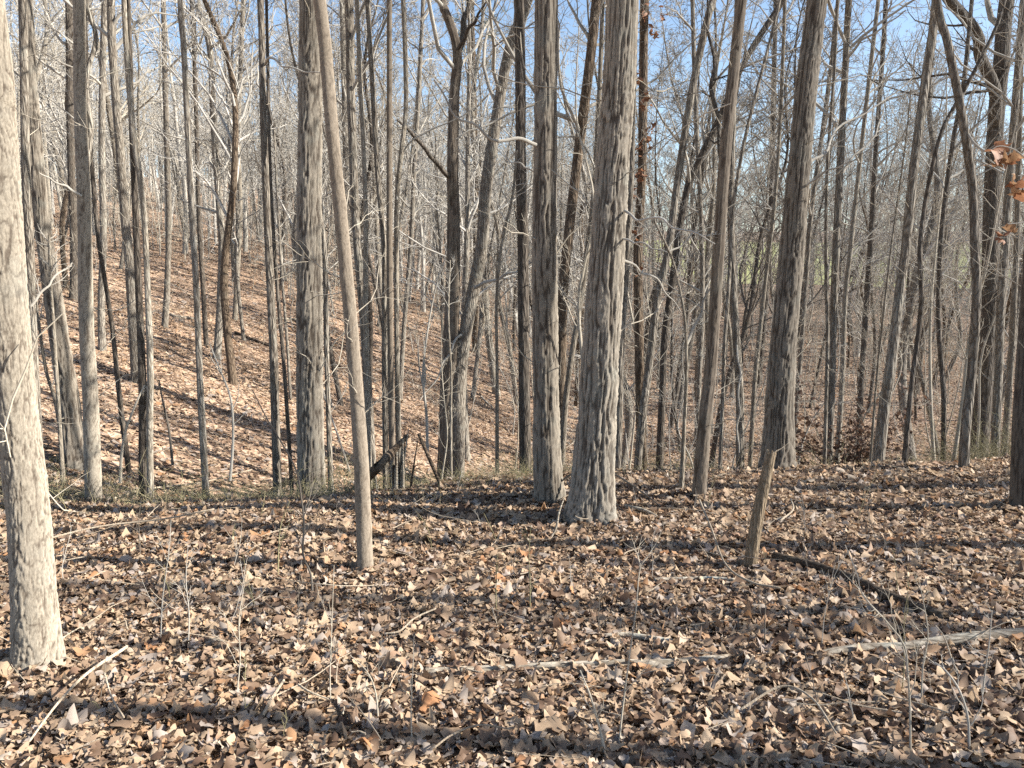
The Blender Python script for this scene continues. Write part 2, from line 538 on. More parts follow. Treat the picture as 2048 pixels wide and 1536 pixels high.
def crown_mesh(path, rad, h0, rng, n1=14, n2=5, n3=4, n4=2, len1=0.30, a=(0.6, 1.15), twig_r=0.0035, jit=0.16):
    """limbs, branches and twigs on a trunk line, from height fraction h0 up"""
    bag = Bag()
    P = path[None]; R = rad[None]
    A, RA = spawn(P, R, n1, h0, 0.99, a[0], a[1], len1, 9, jit, 0.05, rng, 0.5, 0.18)
    bag.put(*tubes(A, RA, 5))
    if n2:
        B_, RB = spawn(A, RA, n2, 0.2, 0.98, 0.5, 1.0, 0.50, 7, jit * 1.15, 0.04, rng, 0.62, 0.25, rmin=twig_r)
        bag.put(*tubes(B_, RB, 4))
    if n2 and n3:
        C_, RC = spawn(B_, RB, n3, 0.2, 1.0, 0.45, 1.0, 0.55, 5, jit * 1.3, 0.03, rng, 0.65, 0.35, rmin=twig_r)
        bag.put(*tubes(C_, RC, 3))
        if n4:
            D_, RD = spawn(C_, RC, n4, 0.25, 1.0, 0.4, 1.0, 0.62, 4, jit * 1.4, 0.02, rng, 0.7, 0.5, rmin=twig_r * 0.8)
            bag.put(*tubes(D_, RD, 3))
    return bag

def trunk_geo(path, rad, sides, s_fine, d_fine, d_coarse, style, seed, flare=0.0, lump=0.06):
    """a trunk along path (densely resampled), bark relief from noise on the surface"""
    L = np.concatenate([[0], np.cumsum(np.linalg.norm(np.diff(path, axis=0), axis=1))])
    s = np.concatenate([np.arange(0, min(s_fine, L[-1]), d_fine), np.arange(min(s_fine, L[-1]), L[-1], d_coarse), [L[-1]]])
    P, R, s = spline(path, rad, s)
    T = norm(np.gradient(P, axis=0))
    U = norm(np.cross(np.array([0, 1.0, 0])[None], T)); W = np.cross(T, U)
    th = np.arange(sides) * 2 * math.pi / sides
    D = np.cos(th)[None, :, None] * U[:, None, :] + np.sin(th)[None, :, None] * W[:, None, :]
    rr = R[:, None] * np.ones(sides)[None]
    ph = seed * 1.7
    h = s[:, None]
    if flare:
        lob = 0.75 + 0.25 * np.cos(3 * th + ph) + 0.22 * np.cos(5 * th + 2 * ph)
        rr = rr * (1 + flare * np.exp(-np.maximum(h - 0.12, 0) / (1.6 * R[0])) * lob[None])
    surf = np.stack([np.cos(th)[None] * rr, np.sin(th)[None] * rr, h + 0 * rr], -1)
    low = fbm(surf * np.array([6, 6, 1.3]) + seed, 2, seed) - 0.5
    rr = rr * (1 + 2 * lump * low)
    ridge = np.ones_like(rr)
    if style:
        wob = fbm(surf * np.array([9, 9, 5.0]), 2, seed + 3)[..., None] - 0.5
        def furrow(f, fz, sd, w):
            q_ = surf * np.array([f, f, fz]) + wob * np.array([w, w, w * 0.4])
            return np.abs(2 * vnoise(q_, sd) - 1)
        q = surf * np.array([30, 30, 9.0])
        if style in ('ridge', 'brown'):
            k_ = 1.0 if style == 'ridge' else 1.3
            a1 = furrow(60 * k_, 3.4, seed, 1.8); a2 = furrow(105 * k_, 9.0, seed + 20, 2.0); a3 = furrow(22, 30, seed + 40, 3.0)
            e = sstep(0.0, 0.36, a1) * (0.55 + 0.45 * sstep(0.0, 0.35, a2)) * (0.72 + 0.28 * sstep(0.0, 0.18, a3))
            amp = 0.017 if style == 'ridge' else 0.013
        elif style == 'plate':
            a1 = furrow(58, 11.0, seed, 4.0); a2 = furrow(95, 24.0, seed + 20, 4.0); a3 = furrow(40, 60, seed + 40, 4.0)
            e = (0.25 + 0.75 * sstep(0.0, 0.26, a1)) * (0.45 + 0.55 * sstep(0.0, 0.24, a2)) * (0.6 + 0.4 * sstep(0.0, 0.2, a3))
            amp = 0.009
        else:
            a1 = furrow(60, 22.0, seed, 3.0); a2 = furrow(95, 40.0, seed + 20, 3.0)
            e = (0.4 + 0.6 * sstep(0.0, 0.5, a1)) * (0.6 + 0.4 * sstep(0.0, 0.5, a2))
            amp = 0.0045
            for kk in range(9):
                hk = (0.3 + 0.37 * kk + 0.2 * math.sin(kk * 5.1 + seed)); tk = (kk * 2.4 + seed) % (2 * math.pi)
                dth = np.angle(np.exp(1j * (th[None] - tk)))
                rr = rr + 0.10 * R[0] * np.exp(-((h - hk) / 0.035) ** 2 - (dth / 0.7) ** 2)
        cell = vnoise(np.floor(q * 0.9) * 0.7 + 3.3, seed + 8)
        fine = fbm(surf * np.array([90, 90, 30.0]), 2, seed + 4)
        sc = np.clip(R[:, None] / 0.12, 0.35, 1.1)
        rr = rr + sc * amp * (e * (0.65 + 0.5 * cell) - 0.75 + 0.45 * (fine - 0.5))
        ridge = np.clip(sstep(0.08, 0.62, e) * (0.85 + 0.25 * cell) + 0.4 * (fine - 0.5), 0, 1)
    V = P[:, None, :] + D * rr[..., None]
    n = len(s)
    k, j = np.meshgrid(np.arange(n - 1), np.arange(sides), indexing='ij')
    j2 = (j + 1) % sides
    F = np.stack([k * sides + j, k * sides + j2, (k + 1) * sides + j2, (k + 1) * sides + j], -1).reshape(-1, 4)
    return V.reshape(-1, 3), F, ridge.ravel()

STYLE = {'ridge': 'ridge', 'plate': 'plate', 'smooth': 'smooth', 'brown': 'brown', 'black': 'brown'}
PATHS = []
TREES = []         # foot positions already taken

def hero(name, mat, pts, wb, wt, label, cat='tree', Y=None, crown=None, twig='twig', limbs=(), flare=0.35, hi=False, group=None, height=None, lean=0.0):
    """a tree standing on the ground below photograph point pts[0]; pts run up the trunk"""
    seed = len(TREES) + 3
    rng = np.random.default_rng(1000 + seed)
    if Y is None:
        b = on_ground(*pts[0])
    else:
        b = at(pts[0][0], pts[0][1], Y)
        b[2] = terrain(b[0], b[1])
    Yb = b[1]
    world_pts, radii = [], []
    n = len(pts)
    tot = pts[0][1] - pts[-1][1]
    for k, (px, py) in enumerate(pts):
        f = (pts[0][1] - py) / max(tot, 1)
        p = b.copy() if k == 0 else at(px, py, Yb + lean * f * 1.0 + (0 if k == 0 else 0.06 * math.sin(2.1 * k + seed) * min(1, Yb / 10)))
        w = wb + (wt - wb) * f ** 0.7
        world_pts.append(p - b)
        radii.append(msize(w, p if k else b) / 2)
    if pts[-1][1] <= 0:              # leaves the frame: carry on to the treetop
        d = norm(world_pts[-1] - world_pts[-2])
        top = world_pts[-1]
        Hh = height or min(19.0, 7.0 + radii[0] * 2 * 42)
        Hh = max(Hh, top[2] + 2.5)
        m = 5
        r_top = radii[-1]
        for k in range(1, m + 1):
            d = norm(d + np.array([0, 0, 0.25]) + 0.05 * rng.normal(size=3))
            top = top + d * (Hh - world_pts[n - 1][2]) / m
            world_pts.append(top); radii.append(max(0.012, r_top * (1 - k / m) ** 0.8))
    else:
        radii[-1] = max(radii[-1], 0.004)
    wp = np.array(world_pts)
    sink = np.array([[wp[0][0] - 0.12 * (wp[1] - wp[0])[0] / max((wp[1] - wp[0])[2], 0.1), wp[0][1], -0.14]])
    wp = np.vstack([sink, wp]); rad = np.array([radii[0]] + radii)
    root = empty(name, tuple(b), label, cat, group)
    TREES.append((b[0], b[1]))
    PATHS.append((label, wp + b, rad))
    d0 = radii[0] * 2
    vis_top = at(pts[-1][0], min(pts[-1][1], 0), Yb)[2] - b[2] + 0.4
    if hi:
        circ = math.pi * d0
        sides = int(np.clip(circ / (0.0015 * Yb), 48, 140))
        df = max(0.008, 0.0024 * Yb)
        V, F, rg = trunk_geo(wp, rad, sides, vis_top, df, 0.12, STYLE.get(mat), seed, flare)
        add('trunk', V, F, M[mat], root, True, {'ridge': rg})
    else:
        sides = int(np.clip(d0 * 90 / max(1, Yb / 9), 7, 16))
        V, F, rg = trunk_geo(wp, rad, sides, vis_top, 0.05 if Yb < 13 else 0.10, 0.4, None, seed, flare, 0.10)
        add('trunk', V, F, M[mat], root, True)
    # limbs traced in the photograph
    for L in limbs:
        lp = np.array([at(px, py, Yb + dy) - b for (px, py, dy) in L[0]])
        q, r, _ = spline(lp, np.linspace(1, 0.35 if len(L) < 4 else L[3], len(lp)) * msize(L[1], lp[0] + b) / 2, 22)
        wv = np.linspace(0, 1, 22)[:, None]
        q = q + np.linalg.norm(lp[-1] - lp[0]) * 0.018 * np.sin(wv * np.array([[17.0, 13.0, 15.0]]) + rng.uniform(0, 6, (1, 3))) * np.sin(np.pi * wv)
        bag = Bag(); bag.put(*tubes(q[None], r[None], 7))
        nt_ = L[2]
        if nt_:
            A, RA = spawn(q[None], r[None], nt_, 0.15, 1.0, 0.5, 1.2, 0.30 if L[1] < 12 else 0.6, 7, 0.2, 0.06, rng, 0.5 if L[1] < 12 else 0.3, 0.2, rmin=0.003)
            bag.put(*tubes(A, RA, 4))
            B_, RB = spawn(A, RA, 4, 0.2, 1.0, 0.4, 1.0, 0.45, 5, 0.2, 0.02, rng, 0.6, 0.3, rmin=0.0022)
            bag.put(*tubes(B_, RB, 3))
        bag.build('limb', M[twig] if L[1] < 9 else (M[mat] if mat not in STYLE else M['dark' if mat in ('black', 'brown') else 'grey']), root)
    # crown
    q, r, s = spline(wp, rad, 40)
    Hs = s[-1]
    c = dict(crown or {})
    if c.pop('none', False):
        return root, b
    z0 = c.pop('z0', None)
    h0 = (z0 / Hs) if z0 is not None else 0.35
    if Yb < 9.5:
        base = dict(n1=8, n2=3, n3=0, n4=0, len1=0.2); h0 = max(h0, min(0.8, (vis_top + 0.2) / Hs)) if z0 is None else h0
    elif Yb < 16:
        base = dict(n1=16, n2=5, n3=4, n4=1, len1=0.22)
    else:
        base = dict(n1=18, n2=5, n3=4, n4=2, len1=0.20)
    if d0 < 0.07:
        base.update(len1=0.22, n1=14, n2=4)
    base.update(c)
    tr = max(0.0022, 0.00028 * Yb)
    crown_mesh(q, r, h0, rng, twig_r=tr, **base).build('crown', M[twig], root)
    # a few thin dead shoots low on the stem
    if Yb < 14 and not c.get('bare'):
        A, RA = spawn(q[None], r[None], 7, 0.06, max(0.1, min(0.9, vis_top / Hs)), 0.8, 1.5, 0.05, 7, 0.22, 0.05, rng, 0.10, 0.3, rmin=0.0028)
        RA = np.minimum(RA, 0.0045)
        B_, RB = spawn(A, RA, 4, 0.2, 1.0, 0.4, 1.0, 0.5, 5, 0.22, 0.02, rng, 0.6, 0.3, rmin=0.002)
        bag = Bag(); bag.put(*tubes(A, RA, 4)); bag.put(*tubes(B_, RB, 3))
        bag.build('twigs', M['twig_tan'], root)['kind'] = 'stuff'
    return root, b

# ------------------------------------------------------------------ the trees one can tell apart
T = hero
T('oak_tree', 'plate', [(75, 1338), (66, 1180), (54, 1000), (28, 780), (10, 520), (-6, 250), (-30, 0)], 84, 66, 'pale flaky-barked oak, the closest trunk, rising from the leaf litter', hi=True, flare=0.32,
  limbs=[([(62, 612, 0.02), (92, 575, 0.05), (120, 545, 0.1), (143, 532, 0.15)], 5, 3)])
T('oak_tree', 'ridge', [(1099, 1036), (1094, 900), (1091, 700), (1089, 500), (1091, 250), (1093, 0)], 56, 46, 'slimmer stem of the twin ridged oaks sharing one foot', Y=6.12, hi=True, flare=0.45,
  limbs=[([(1072, 290, -0.1), (1035, 278, -0.2), (985, 276, -0.3), (940, 250, -0.35), (912, 228, -0.4), (868, 160, -0.4)], 8, 5),
         ([(1070, 345, 0.1), (1045, 330, 0.2), (1020, 322, 0.3), (995, 300, 0.35)], 4, 3)])
T('oak_tree', 'ridge', [(1182, 1044), (1189, 900), (1199, 760), (1215, 500), (1227, 300), (1245, 0)], 84, 64, 'stoutest grey trunk, thicker stem of the twin ridged oaks', hi=True, flare=0.55,
  limbs=[([(1250, 422, -0.1), (1272, 436, -0.3), (1330, 444, -0.6), (1385, 466, -0.8), (1430, 488, -0.9)], 6, 5),
         ([(1246, 478, -0.1), (1280, 487, -0.35), (1335, 505, -0.6)], 5, 3),
         ([(1246, 520, 0.1), (1290, 545, 0.3), (1330, 580, 0.4), (1362, 625, 0.5)], 6, 2)])
T('oak_tree', 'ridge', [(621, 932), (620, 800), (619, 650), (618, 400), (621, 200), (622, 0)], 54, 46, 'straight thick grey oak behind the leaning tan trunk', Y=7.35, hi=True, flare=0.22)
T('leaning_tree', 'smooth', [(731, 1148), (727, 1040), (721, 900), (708, 720), (690, 520), (668, 300), (655, 150), (639, 0)], 31, 25, 'bare tan trunk with fine bark, bowed and leaning over the leaves', hi=True, flare=0.15)
T('oak_tree', 'ridge', [(1553, 930), (1558, 830), (1566, 700), (1584, 500), (1597, 342), (1615, 150), (1634, 0)], 60, 39, 'large leaning oak with spreading root flare behind the broken snag', Y=7.55, hi=True, flare=0.5,
  limbs=[([(1612, 330, 0.1), (1660, 290, 0.5), (1710, 230, 0.8), (1770, 205, 1.0), (1830, 150, 1.2)], 6, 6), ([(1612, 372, -0.1), (1650, 345, -0.3), (1715, 318, -0.6)], 5, 3)])
T('bare_tree', 'brown', [(1397, 1020), (1408, 860), (1421, 740), (1433, 568), (1450, 308), (1468, 137), (1483, 0)], 28, 21, 'dark brown ridged trunk halfway between the twin oaks and the snag', Y=6.12, hi=True, flare=0.2,
  limbs=[([(1446, 330, 0.05), (1437, 270, 0.15), (1424, 150, 0.3), (1420, 68, 0.4), (1412, -20, 0.5)], 11, 4)])
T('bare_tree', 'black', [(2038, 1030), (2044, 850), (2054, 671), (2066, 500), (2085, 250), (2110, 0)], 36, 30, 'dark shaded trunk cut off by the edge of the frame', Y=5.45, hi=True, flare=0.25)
T('bare_tree', 'plate', [(185, 980), (181, 800), (173, 650), (168, 400), (160, 200), (158, 0)], 31, 23, 'greenish grey straight tree standing on the bank near the closest oak', Y=6.9, hi=True, flare=0.2,
  limbs=[([(172, 330, 0.1), (178, 260, 0.12), (180, 150, 0.15), (181, 0, 0.18), (184, -160, 0.2)], 15, 2), ([(162, 392, -0.1), (135, 375, -0.2), (108, 362, -0.3), (78, 346, -0.4)], 6, 2)])
T('bare_tree', 'ridge', [(150, 912), (137, 800), (122, 700), (107, 600), (88, 470), (74, 340), (62, 180), (52, 0)], 44, 22, 'thick grey trunk curving up the slope beside the closest oak', hi=True, flare=0.3, Y=9.2)
T('bare_tree', 'brown', [(893, 868), (897, 790), (901, 705), (906, 560), (907, 420), (905, 340), (908, 200), (914, 100), (890, 20), (884, 0)], 40, 17, 'dark rusty trunk of the forked pair joined at the foot on the slope', hi=True, flare=0.5, Y=13.0,
  limbs=[([(914, 110, 0.1), (928, 60, 0.2), (935, 0, 0.3), (940, -90, 0.4)], 17, 4), ([(916, 100, -0.1), (938, 60, -0.3), (958, 28, -0.5), (972, 4, -0.6)], 9, 4),
         ([(897, 352, -0.1), (880, 335, -0.3), (848, 295, -0.6), (815, 258, -0.8), (795, 240, -0.9)], 12, 3)])
T('leaning_tree', 'grey', [(912, 850), (918, 770), (927, 690), (948, 572), (964, 490), (972, 376), (998, 205), (1022, 85), (1056, 0)], 30, 20, 'leaning partner of the forked pair, tilting towards the twin oaks', Y=13.0, flare=0.35,
  limbs=[([(950, 575, -0.1), (985, 560, -0.3), (1030, 545, -0.5), (1068, 522, -0.7)], 8, 4), ([(935, 660, 0), (905, 690, -0.3), (880, 745, -0.6), (840, 800, -0.8)], 5, 3)])
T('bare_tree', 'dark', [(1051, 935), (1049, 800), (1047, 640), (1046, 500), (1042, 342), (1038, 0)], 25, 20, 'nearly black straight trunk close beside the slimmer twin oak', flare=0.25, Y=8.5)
T('bare_tree', 'grey', [(75, 915), (70, 760), (63, 600), (57, 450), (51, 300), (45, 0)], 18, 16, 'slim grey tree showing just past the edge of the closest oak', Y=8.2)
T('sapling', 'pale', [(121, 905), (114, 760), (107, 650), (101, 560), (98, 470)], 9, 5, 'pale thin stem in front of the curving grey trunk', 'sapling', Y=8.4)
T('sapling', 'pale', [(125, 880), (110, 800), (92, 740), (77, 640), (68, 560)], 8, 5, 'thin tan stem slanting behind the closest oak', 'sapling', Y=9.8)
T('bare_tree', 'dark', [(283, 952), (286, 860), (285, 760), (277, 560), (270, 400), (262, 200), (255, 0)], 18, 11, 'dark stem of the crossing pair on the bank', Y=7.3, flare=0.25)
T('bare_tree', 'pale', [(297, 945), (300, 860), (301, 740), (294, 540), (286, 400), (270, 290), (258, 170), (248, 0)], 15, 10, 'pale stem of the crossing pair on the bank', Y=7.05, flare=0.2)
T('bare_tree', 'grey', [(273, 765), (268, 690), (258, 520), (248, 420), (240, 300), (228, 150), (222, 0)], 19, 15, 'grey trunk farther up the slope behind the crossing pair')
T('bare_tree', 'dark', [(255, 905), (240, 800), (225, 660), (210, 560), (197, 480), (186, 360), (176, 200), (170, 0)], 11, 7, 'thin dark stem leaning behind the greenish tree', Y=9.6)
T('bare_tree', 'grey', [(410, 953), (402, 800), (397, 680), (391, 540), (385, 450), (375, 250), (368, 100), (361, 0)], 14, 12, 'slim grey tree with kinked stem alone on the open slope', Y=7.15)
T('bare_tree', 'grey', [(434, 718), (440, 620), (444, 500), (440, 430), (427, 240), (420, 100), (396, 10)], 17, 12, 'grey trunk casting a long shadow midway up the slope',
  limbs=[([(421, 95, 0), (450, 75, -0.4), (470, 40, -0.8), (495, 5, -1.0)], 7, 4)])
T('bare_tree', 'dark', [(413, 692), (407, 590), (401, 500), (397, 400), (393, 250), (388, 100), (383, 0)], 10, 8, 'thin dark trunk just uphill of the shadow-casting grey trunk')
T('bare_tree', 'grey', [(554, 962), (550, 820), (547, 705), (537, 500), (530, 330), (526, 205), (521, 0)], 19, 14, 'straight mid-sized grey tree beside the thick oak on the bank', Y=7.6, flare=0.2,
  limbs=[([(527, 130, 0), (545, 118, -0.2), (580, 138, -0.4), (640, 145, -0.6)], 6, 3), ([(526, 200, 0), (514, 150, 0.2), (518, 95, 0.3)], 5, 2)])
T('bare_tree', 'dark', [(583, 945), (576, 850), (566, 705), (555, 580), (547, 470), (540, 330), (535, 100), (533, 0)], 9, 6, 'thin dark stem between the thick oak and its slimmer neighbour', Y=9.0)
T('sapling', 'grey', [(581, 800), (574, 680), (563, 540), (556, 420), (548, 260)], 7, 4, 'slender sapling on the slope behind the thick oak', 'sapling')
T('bare_tree', 'grey', [(661, 955), (657, 830), (653, 690), (649, 500), (634, 376), (620, 85), (611, 0)], 12, 9, 'thin stem hugging the thick oak on its sunny side', Y=7.75)
T('bare_tree', 'grey', [(746, 905), (736, 780), (726, 620), (717, 520), (710, 410), (702, 200), (697, 0)], 17, 17, 'thicker grey tree behind the bowed tan trunk', Y=9.6, flare=0.2)
T('bare_tree', 'pale', [(737, 915), (734, 760), (731, 600), (731, 410), (721, 170), (713, 0)], 12, 9, 'pale stem in the clump, next to the bowed tan trunk', Y=8.8)
T('bare_tree', 'grey', [(769, 895), (769, 700), (768, 500), (755, 342), (745, 170), (735, 0)], 13, 10, 'first of three parallel grey stems behind the rotten stump', Y=9.0)
T('bare_tree', 'smooth', [(783, 890), (781, 700), (779, 500), (779, 170), (779, 0)], 13, 11, 'brownish middle one of three parallel stems behind the rotten stump', Y=8.9, hi=True, flare=0.1)
T('bare_tree', 'pale', [(796, 885), (794, 700), (793, 560), (794, 400), (803, 300), (812, 200), (806, 0)], 12, 9, 'pale kinked stem, third of the parallel ones behind the rotten stump', Y=9.1,
  limbs=[([(794, 400, 0), (800, 330, 0.1), (850, 260, 0), (905, 245, 0), (950, 215, 0)], 5, 4)])
T('sapling', 'pale', [(994, 940), (994, 840), (994, 740), (993, 600), (1003, 490), (1025, 390), (1033, 300)], 9, 5, 'straight pole sapling in the gap between the forked pair and twin oaks', 'sapling', Y=8.0)
T('sapling', 'pale', [(902, 955), (902, 830), (902, 740), (897, 640), (900, 520)], 6, 3, 'spindly sapling rising in front of the forked pair', 'sapling', Y=7.3)
T('bare_tree', 'rust', [(1119, 930), (1121, 760), (1125, 602), (1136, 480), (1152, 342), (1170, 200), (1186, 68), (1193, 0)], 22, 20, 'brown trunk seen between the twin oaks', Y=10.5,
  limbs=[([(1182, 100, 0), (1215, 75, 0.2), (1250, 45, 0.3)], 6, 2)])
T('bare_tree', 'pale', [(1121, 920), (1131, 807), (1145, 700), (1158, 625), (1172, 520), (1188, 380), (1200, 150), (1205, 0)], 13, 9, 'narrow leaning stem glimpsed between the twin oaks', Y=9.6)
T('bare_tree', 'grey', [(1235, 945), (1239, 800), (1241, 700), (1250, 568), (1262, 350), (1270, 0)], 15, 12, 'grey stem partly hidden behind the stoutest twin oak', Y=8.15)
r21, b21 = T('bare_tree', 'rust', [(1287, 915), (1280, 780), (1278, 671), (1276, 500), (1284, 342), (1286, 180), (1289, 0)], 20, 18, 'brown trunk hung with withered reddish leaves beyond the twin oaks', Y=9.3, flare=0.25)
T('leaning_tree', 'grey', [(1273, 920), (1285, 830), (1297, 740), (1314, 602), (1336, 500), (1358, 342), (1386, 171), (1416, 34), (1426, 0)], 16, 15, 'grey leaning trunk crossing the leafy brown one at its foot', Y=9.0)
T('leaning_tree', 'dark', [(1319, 900), (1325, 780), (1330, 671), (1345, 560), (1362, 440), (1382, 359), (1430, 256), (1491, 120), (1567, 0)], 16, 12, 'dark trunk that bends sharply over behind the brown ridged one', Y=12.0)
T('sapling', 'pale', [(1362, 988), (1368, 860), (1373, 740), (1369, 637), (1352, 545), (1337, 500), (1310, 445), (1308, 425)], 11, 4, 'pale forking sapling standing before the dark bending trunk', 'sapling', Y=6.3, crown=dict(z0=1.7, n1=9, n2=5, n3=4, n4=1, len1=0.32),
  limbs=[([(1372, 690, 0), (1395, 640, 0.1), (1418, 580, 0.15), (1445, 540, 0.2)], 7, 4), ([(1338, 503, 0), (1365, 490, 0.05), (1385, 468, 0.1), (1430, 452, 0.2)], 4, 3)])
T('bare_tree', 'grey', [(1441, 915), (1446, 780), (1449, 690), (1458, 560), (1466, 420), (1491, 273), (1539, 85), (1560, 0)], 9, 6, 'thin stem arching up behind the brown ridged trunk', Y=8.4)
T('bare_tree', 'grey', [(1483, 915), (1480, 800), (1474, 700), (1466, 568), (1462, 420), (1465, 250), (1475, 0)], 17, 12, 'lichened grey tree between the brown ridged trunk and the large leaning oak', Y=9.0,
  limbs=[([(1474, 690, -0.1), (1480, 760, -0.25), (1476, 840, -0.3), (1478, 905, -0.3)], 4, 0, 0.9)])
T('bare_tree', 'pale', [(1501, 905), (1509, 773), (1519, 671), (1534, 534), (1548, 420), (1560, 250), (1570, 0)], 10, 7, 'pale slender stem touching the shaded side of the large leaning oak', Y=10.5)
T('bare_tree', 'grey', [(1651, 915), (1653, 780), (1655, 671), (1652, 500), (1655, 330), (1668, 150), (1675, 0)], 8, 6, 'thin front stem before the withered dark bush', Y=8.3)
T('bare_tree', 'grey', [(1660, 905), (1663, 780), (1667, 637), (1672, 500), (1683, 273), (1691, 130), (1698, 0)], 16, 14, 'grey trunk standing in the withered dark bush', Y=9.9,
  limbs=[([(1692, 120, 0), (1725, 80, -0.2), (1765, 55, -0.3), (1812, 20, -0.4)], 6, 4)])
T('bare_tree', 'pale', [(1678, 860), (1684, 770), (1690, 602), (1701, 500), (1714, 376), (1741, 137), (1757, 0)], 11, 8, 'pale thin leaning stem behind the withered dark bush', Y=12.5)
T('sapling', 'pale', [(1741, 915), (1755, 740), (1768, 620), (1783, 490), (1799, 376), (1812, 280), (1822, 180)], 6, 3, 'pale whip-thin stem beside the withered dark bush', 'sapling', Y=8.2)
T('bare_tree', 'grey', [(1755, 935), (1768, 820), (1780, 740), (1801, 568), (1811, 500), (1827, 342), (1854, 137), (1872, 0)], 23, 16, 'tan grey leaning tree between the withered bush and a black stem', Y=7.75, flare=0.2)
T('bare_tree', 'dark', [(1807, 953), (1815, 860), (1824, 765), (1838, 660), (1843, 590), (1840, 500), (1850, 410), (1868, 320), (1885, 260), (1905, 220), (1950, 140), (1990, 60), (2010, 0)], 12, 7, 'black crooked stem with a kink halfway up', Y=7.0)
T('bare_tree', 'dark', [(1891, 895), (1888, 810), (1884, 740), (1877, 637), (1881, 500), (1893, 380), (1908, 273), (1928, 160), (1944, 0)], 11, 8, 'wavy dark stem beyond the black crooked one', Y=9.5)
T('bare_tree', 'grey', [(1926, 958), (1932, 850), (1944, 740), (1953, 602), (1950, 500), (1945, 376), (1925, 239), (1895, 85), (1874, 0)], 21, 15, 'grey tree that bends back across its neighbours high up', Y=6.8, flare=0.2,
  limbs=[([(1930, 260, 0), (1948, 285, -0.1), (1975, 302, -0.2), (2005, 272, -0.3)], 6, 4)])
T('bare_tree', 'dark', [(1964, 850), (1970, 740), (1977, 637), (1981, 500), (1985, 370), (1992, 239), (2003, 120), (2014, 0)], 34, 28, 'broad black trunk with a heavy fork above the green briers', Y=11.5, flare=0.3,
  limbs=[([(1990, 250, 0), (1985, 170, -0.2), (1962, 100, -0.4), (1930, 40, -0.6), (1890, -15, -0.8), (1840, -90, -1.0)], 24, 5, 0.7)])
T('bare_tree', 'grey', [(1994, 880), (1997, 740), (2002, 602), (2010, 500), (2015, 410), (2031, 205), (2046, 20), (2048, 0)], 17, 14, 'grey trunk close in front of the broad black forked one', Y=9.6)
T('bare_tree', 'pale', [(2016, 840), (2022, 720), (2028, 602), (2034, 480), (2038, 300), (2046, 0)], 13, 10, 'trunk with a torn orange strip of bark near the frame edge', Y=10.8)
T('bare_tree', 'dark', [(1515, 775), (1524, 690), (1534, 560), (1541, 440), (1545, 300), (1548, 150), (1552, 0)], 13, 9, 'distant dark trunk just beyond the pale slender stem')
T('bare_tree', 'grey', [(800, 800), (805, 700), (812, 600), (822, 480), (828, 350), (838, 180), (846, 0)], 10, 8, 'grey stem on the slope between the parallel stems and forked pair')
T('bare_tree', 'grey', [(330, 655), (335, 560), (338, 440), (334, 300), (330, 150), (327, 0)], 13, 10, 'grey tree high on the open slope above the crossing pair')
T('bare_tree', 'pale', [(470, 640), (474, 560), (480, 420), (476, 280), (482, 120), (487, 0)], 11, 9, 'pale tree high on the slope between two straight grey trees')
T('bare_tree', 'grey', [(205, 700), (203, 600), (207, 470), (204, 300), (206, 120), (210, 0)], 15, 12, 'grey tree on the slope peeping past the greenish one')
T('bare_tree', 'dark', [(147, 600), (148, 480), (143, 350), (140, 180), (138, 0)], 16, 14, 'dark tree near the hill crest behind the curving grey trunk')
T('bare_tree', 'grey', [(700, 690), (698, 600), (694, 460), (692, 330), (688, 160), (684, 0)], 14, 11, 'grey trunk on the slope framed by the oak and bowed tree')
T('bare_tree', 'grey', [(1395, 860), (1398, 760), (1404, 640), (1404, 500), (1398, 350), (1390, 180), (1385, 0)], 11, 9, 'slim grey tree in the hollow past the forking sapling', Y=15.0)
T('bare_tree', 'dark', [(1720, 820), (1726, 720), (1733, 600), (1742, 480), (1752, 300), (1765, 120), (1772, 0)], 12, 9, 'dark distant tree in the hollow above the withered bush', Y=17.0)
T('bare_tree', 'grey', [(1590, 800), (1602, 700), (1612, 560), (1622, 430), (1640, 300), (1660, 150), (1676, 0)], 11, 8, 'slim leaning tree on the sunny side of the large leaning oak', Y=15.5)
N_HERO = len(TREES)

# trees beside the view whose shadows stripe the leaves
for k, (x, y, r, lx, ly) in enumerate([(4.2, 1.80, 0.075, 0.1, 0.3), (4.9, 4.2, 0.10, 0.0, 0.0), (6.4, 5.6, 0.09, 0.1, 0.0), (5.4, 2.95, 0.05, 0.1, 0.2), (14.0, 1.2, 0.09, 0.0, 0.4), (18.0, 4.05, 0.11, 0.2, 0.0), (11.0, 2.1, 0.04, 0.2, 0.0), (12.5, 4.75, 0.06, 0.1, 0.0)]):
    rng = np.random.default_rng(300 + k)
    z = float(terrain(x, y))
    hh = 13 + 30 * r
    pth = np.array([[0, 0, -0.15], [0.02, 0, 0.6], [lx * 0.3, 0.03 + ly * 0.25, 3], [lx * 0.8, ly * 0.6, 7], [lx, 0.1 + ly, hh]])
    q, rr, s = spline(pth, np.array([r, r * 0.92, r * 0.8, r * 0.6, 0.012]), 40)
    root = empty('bare_tree', (x, y, z), 'bare tree standing outside the frame whose shadow crosses the leaves', 'tree', 'shadow-casting trees outside the frame')
    V, F, _ = trunk_geo(pth, np.array([r, r * 0.92, r * 0.8, r * 0.6, 0.012]), 12, 4, 0.15, 0.4, None, k, 0.3)
    add('trunk', V, F, M['grey'], root)
    crown_mesh(q, rr, 0.6, rng, n1=7, n2=3, n3=0, n4=0, len1=0.14).build('crown', M['twig'], root)
    TREES.append((x, y))

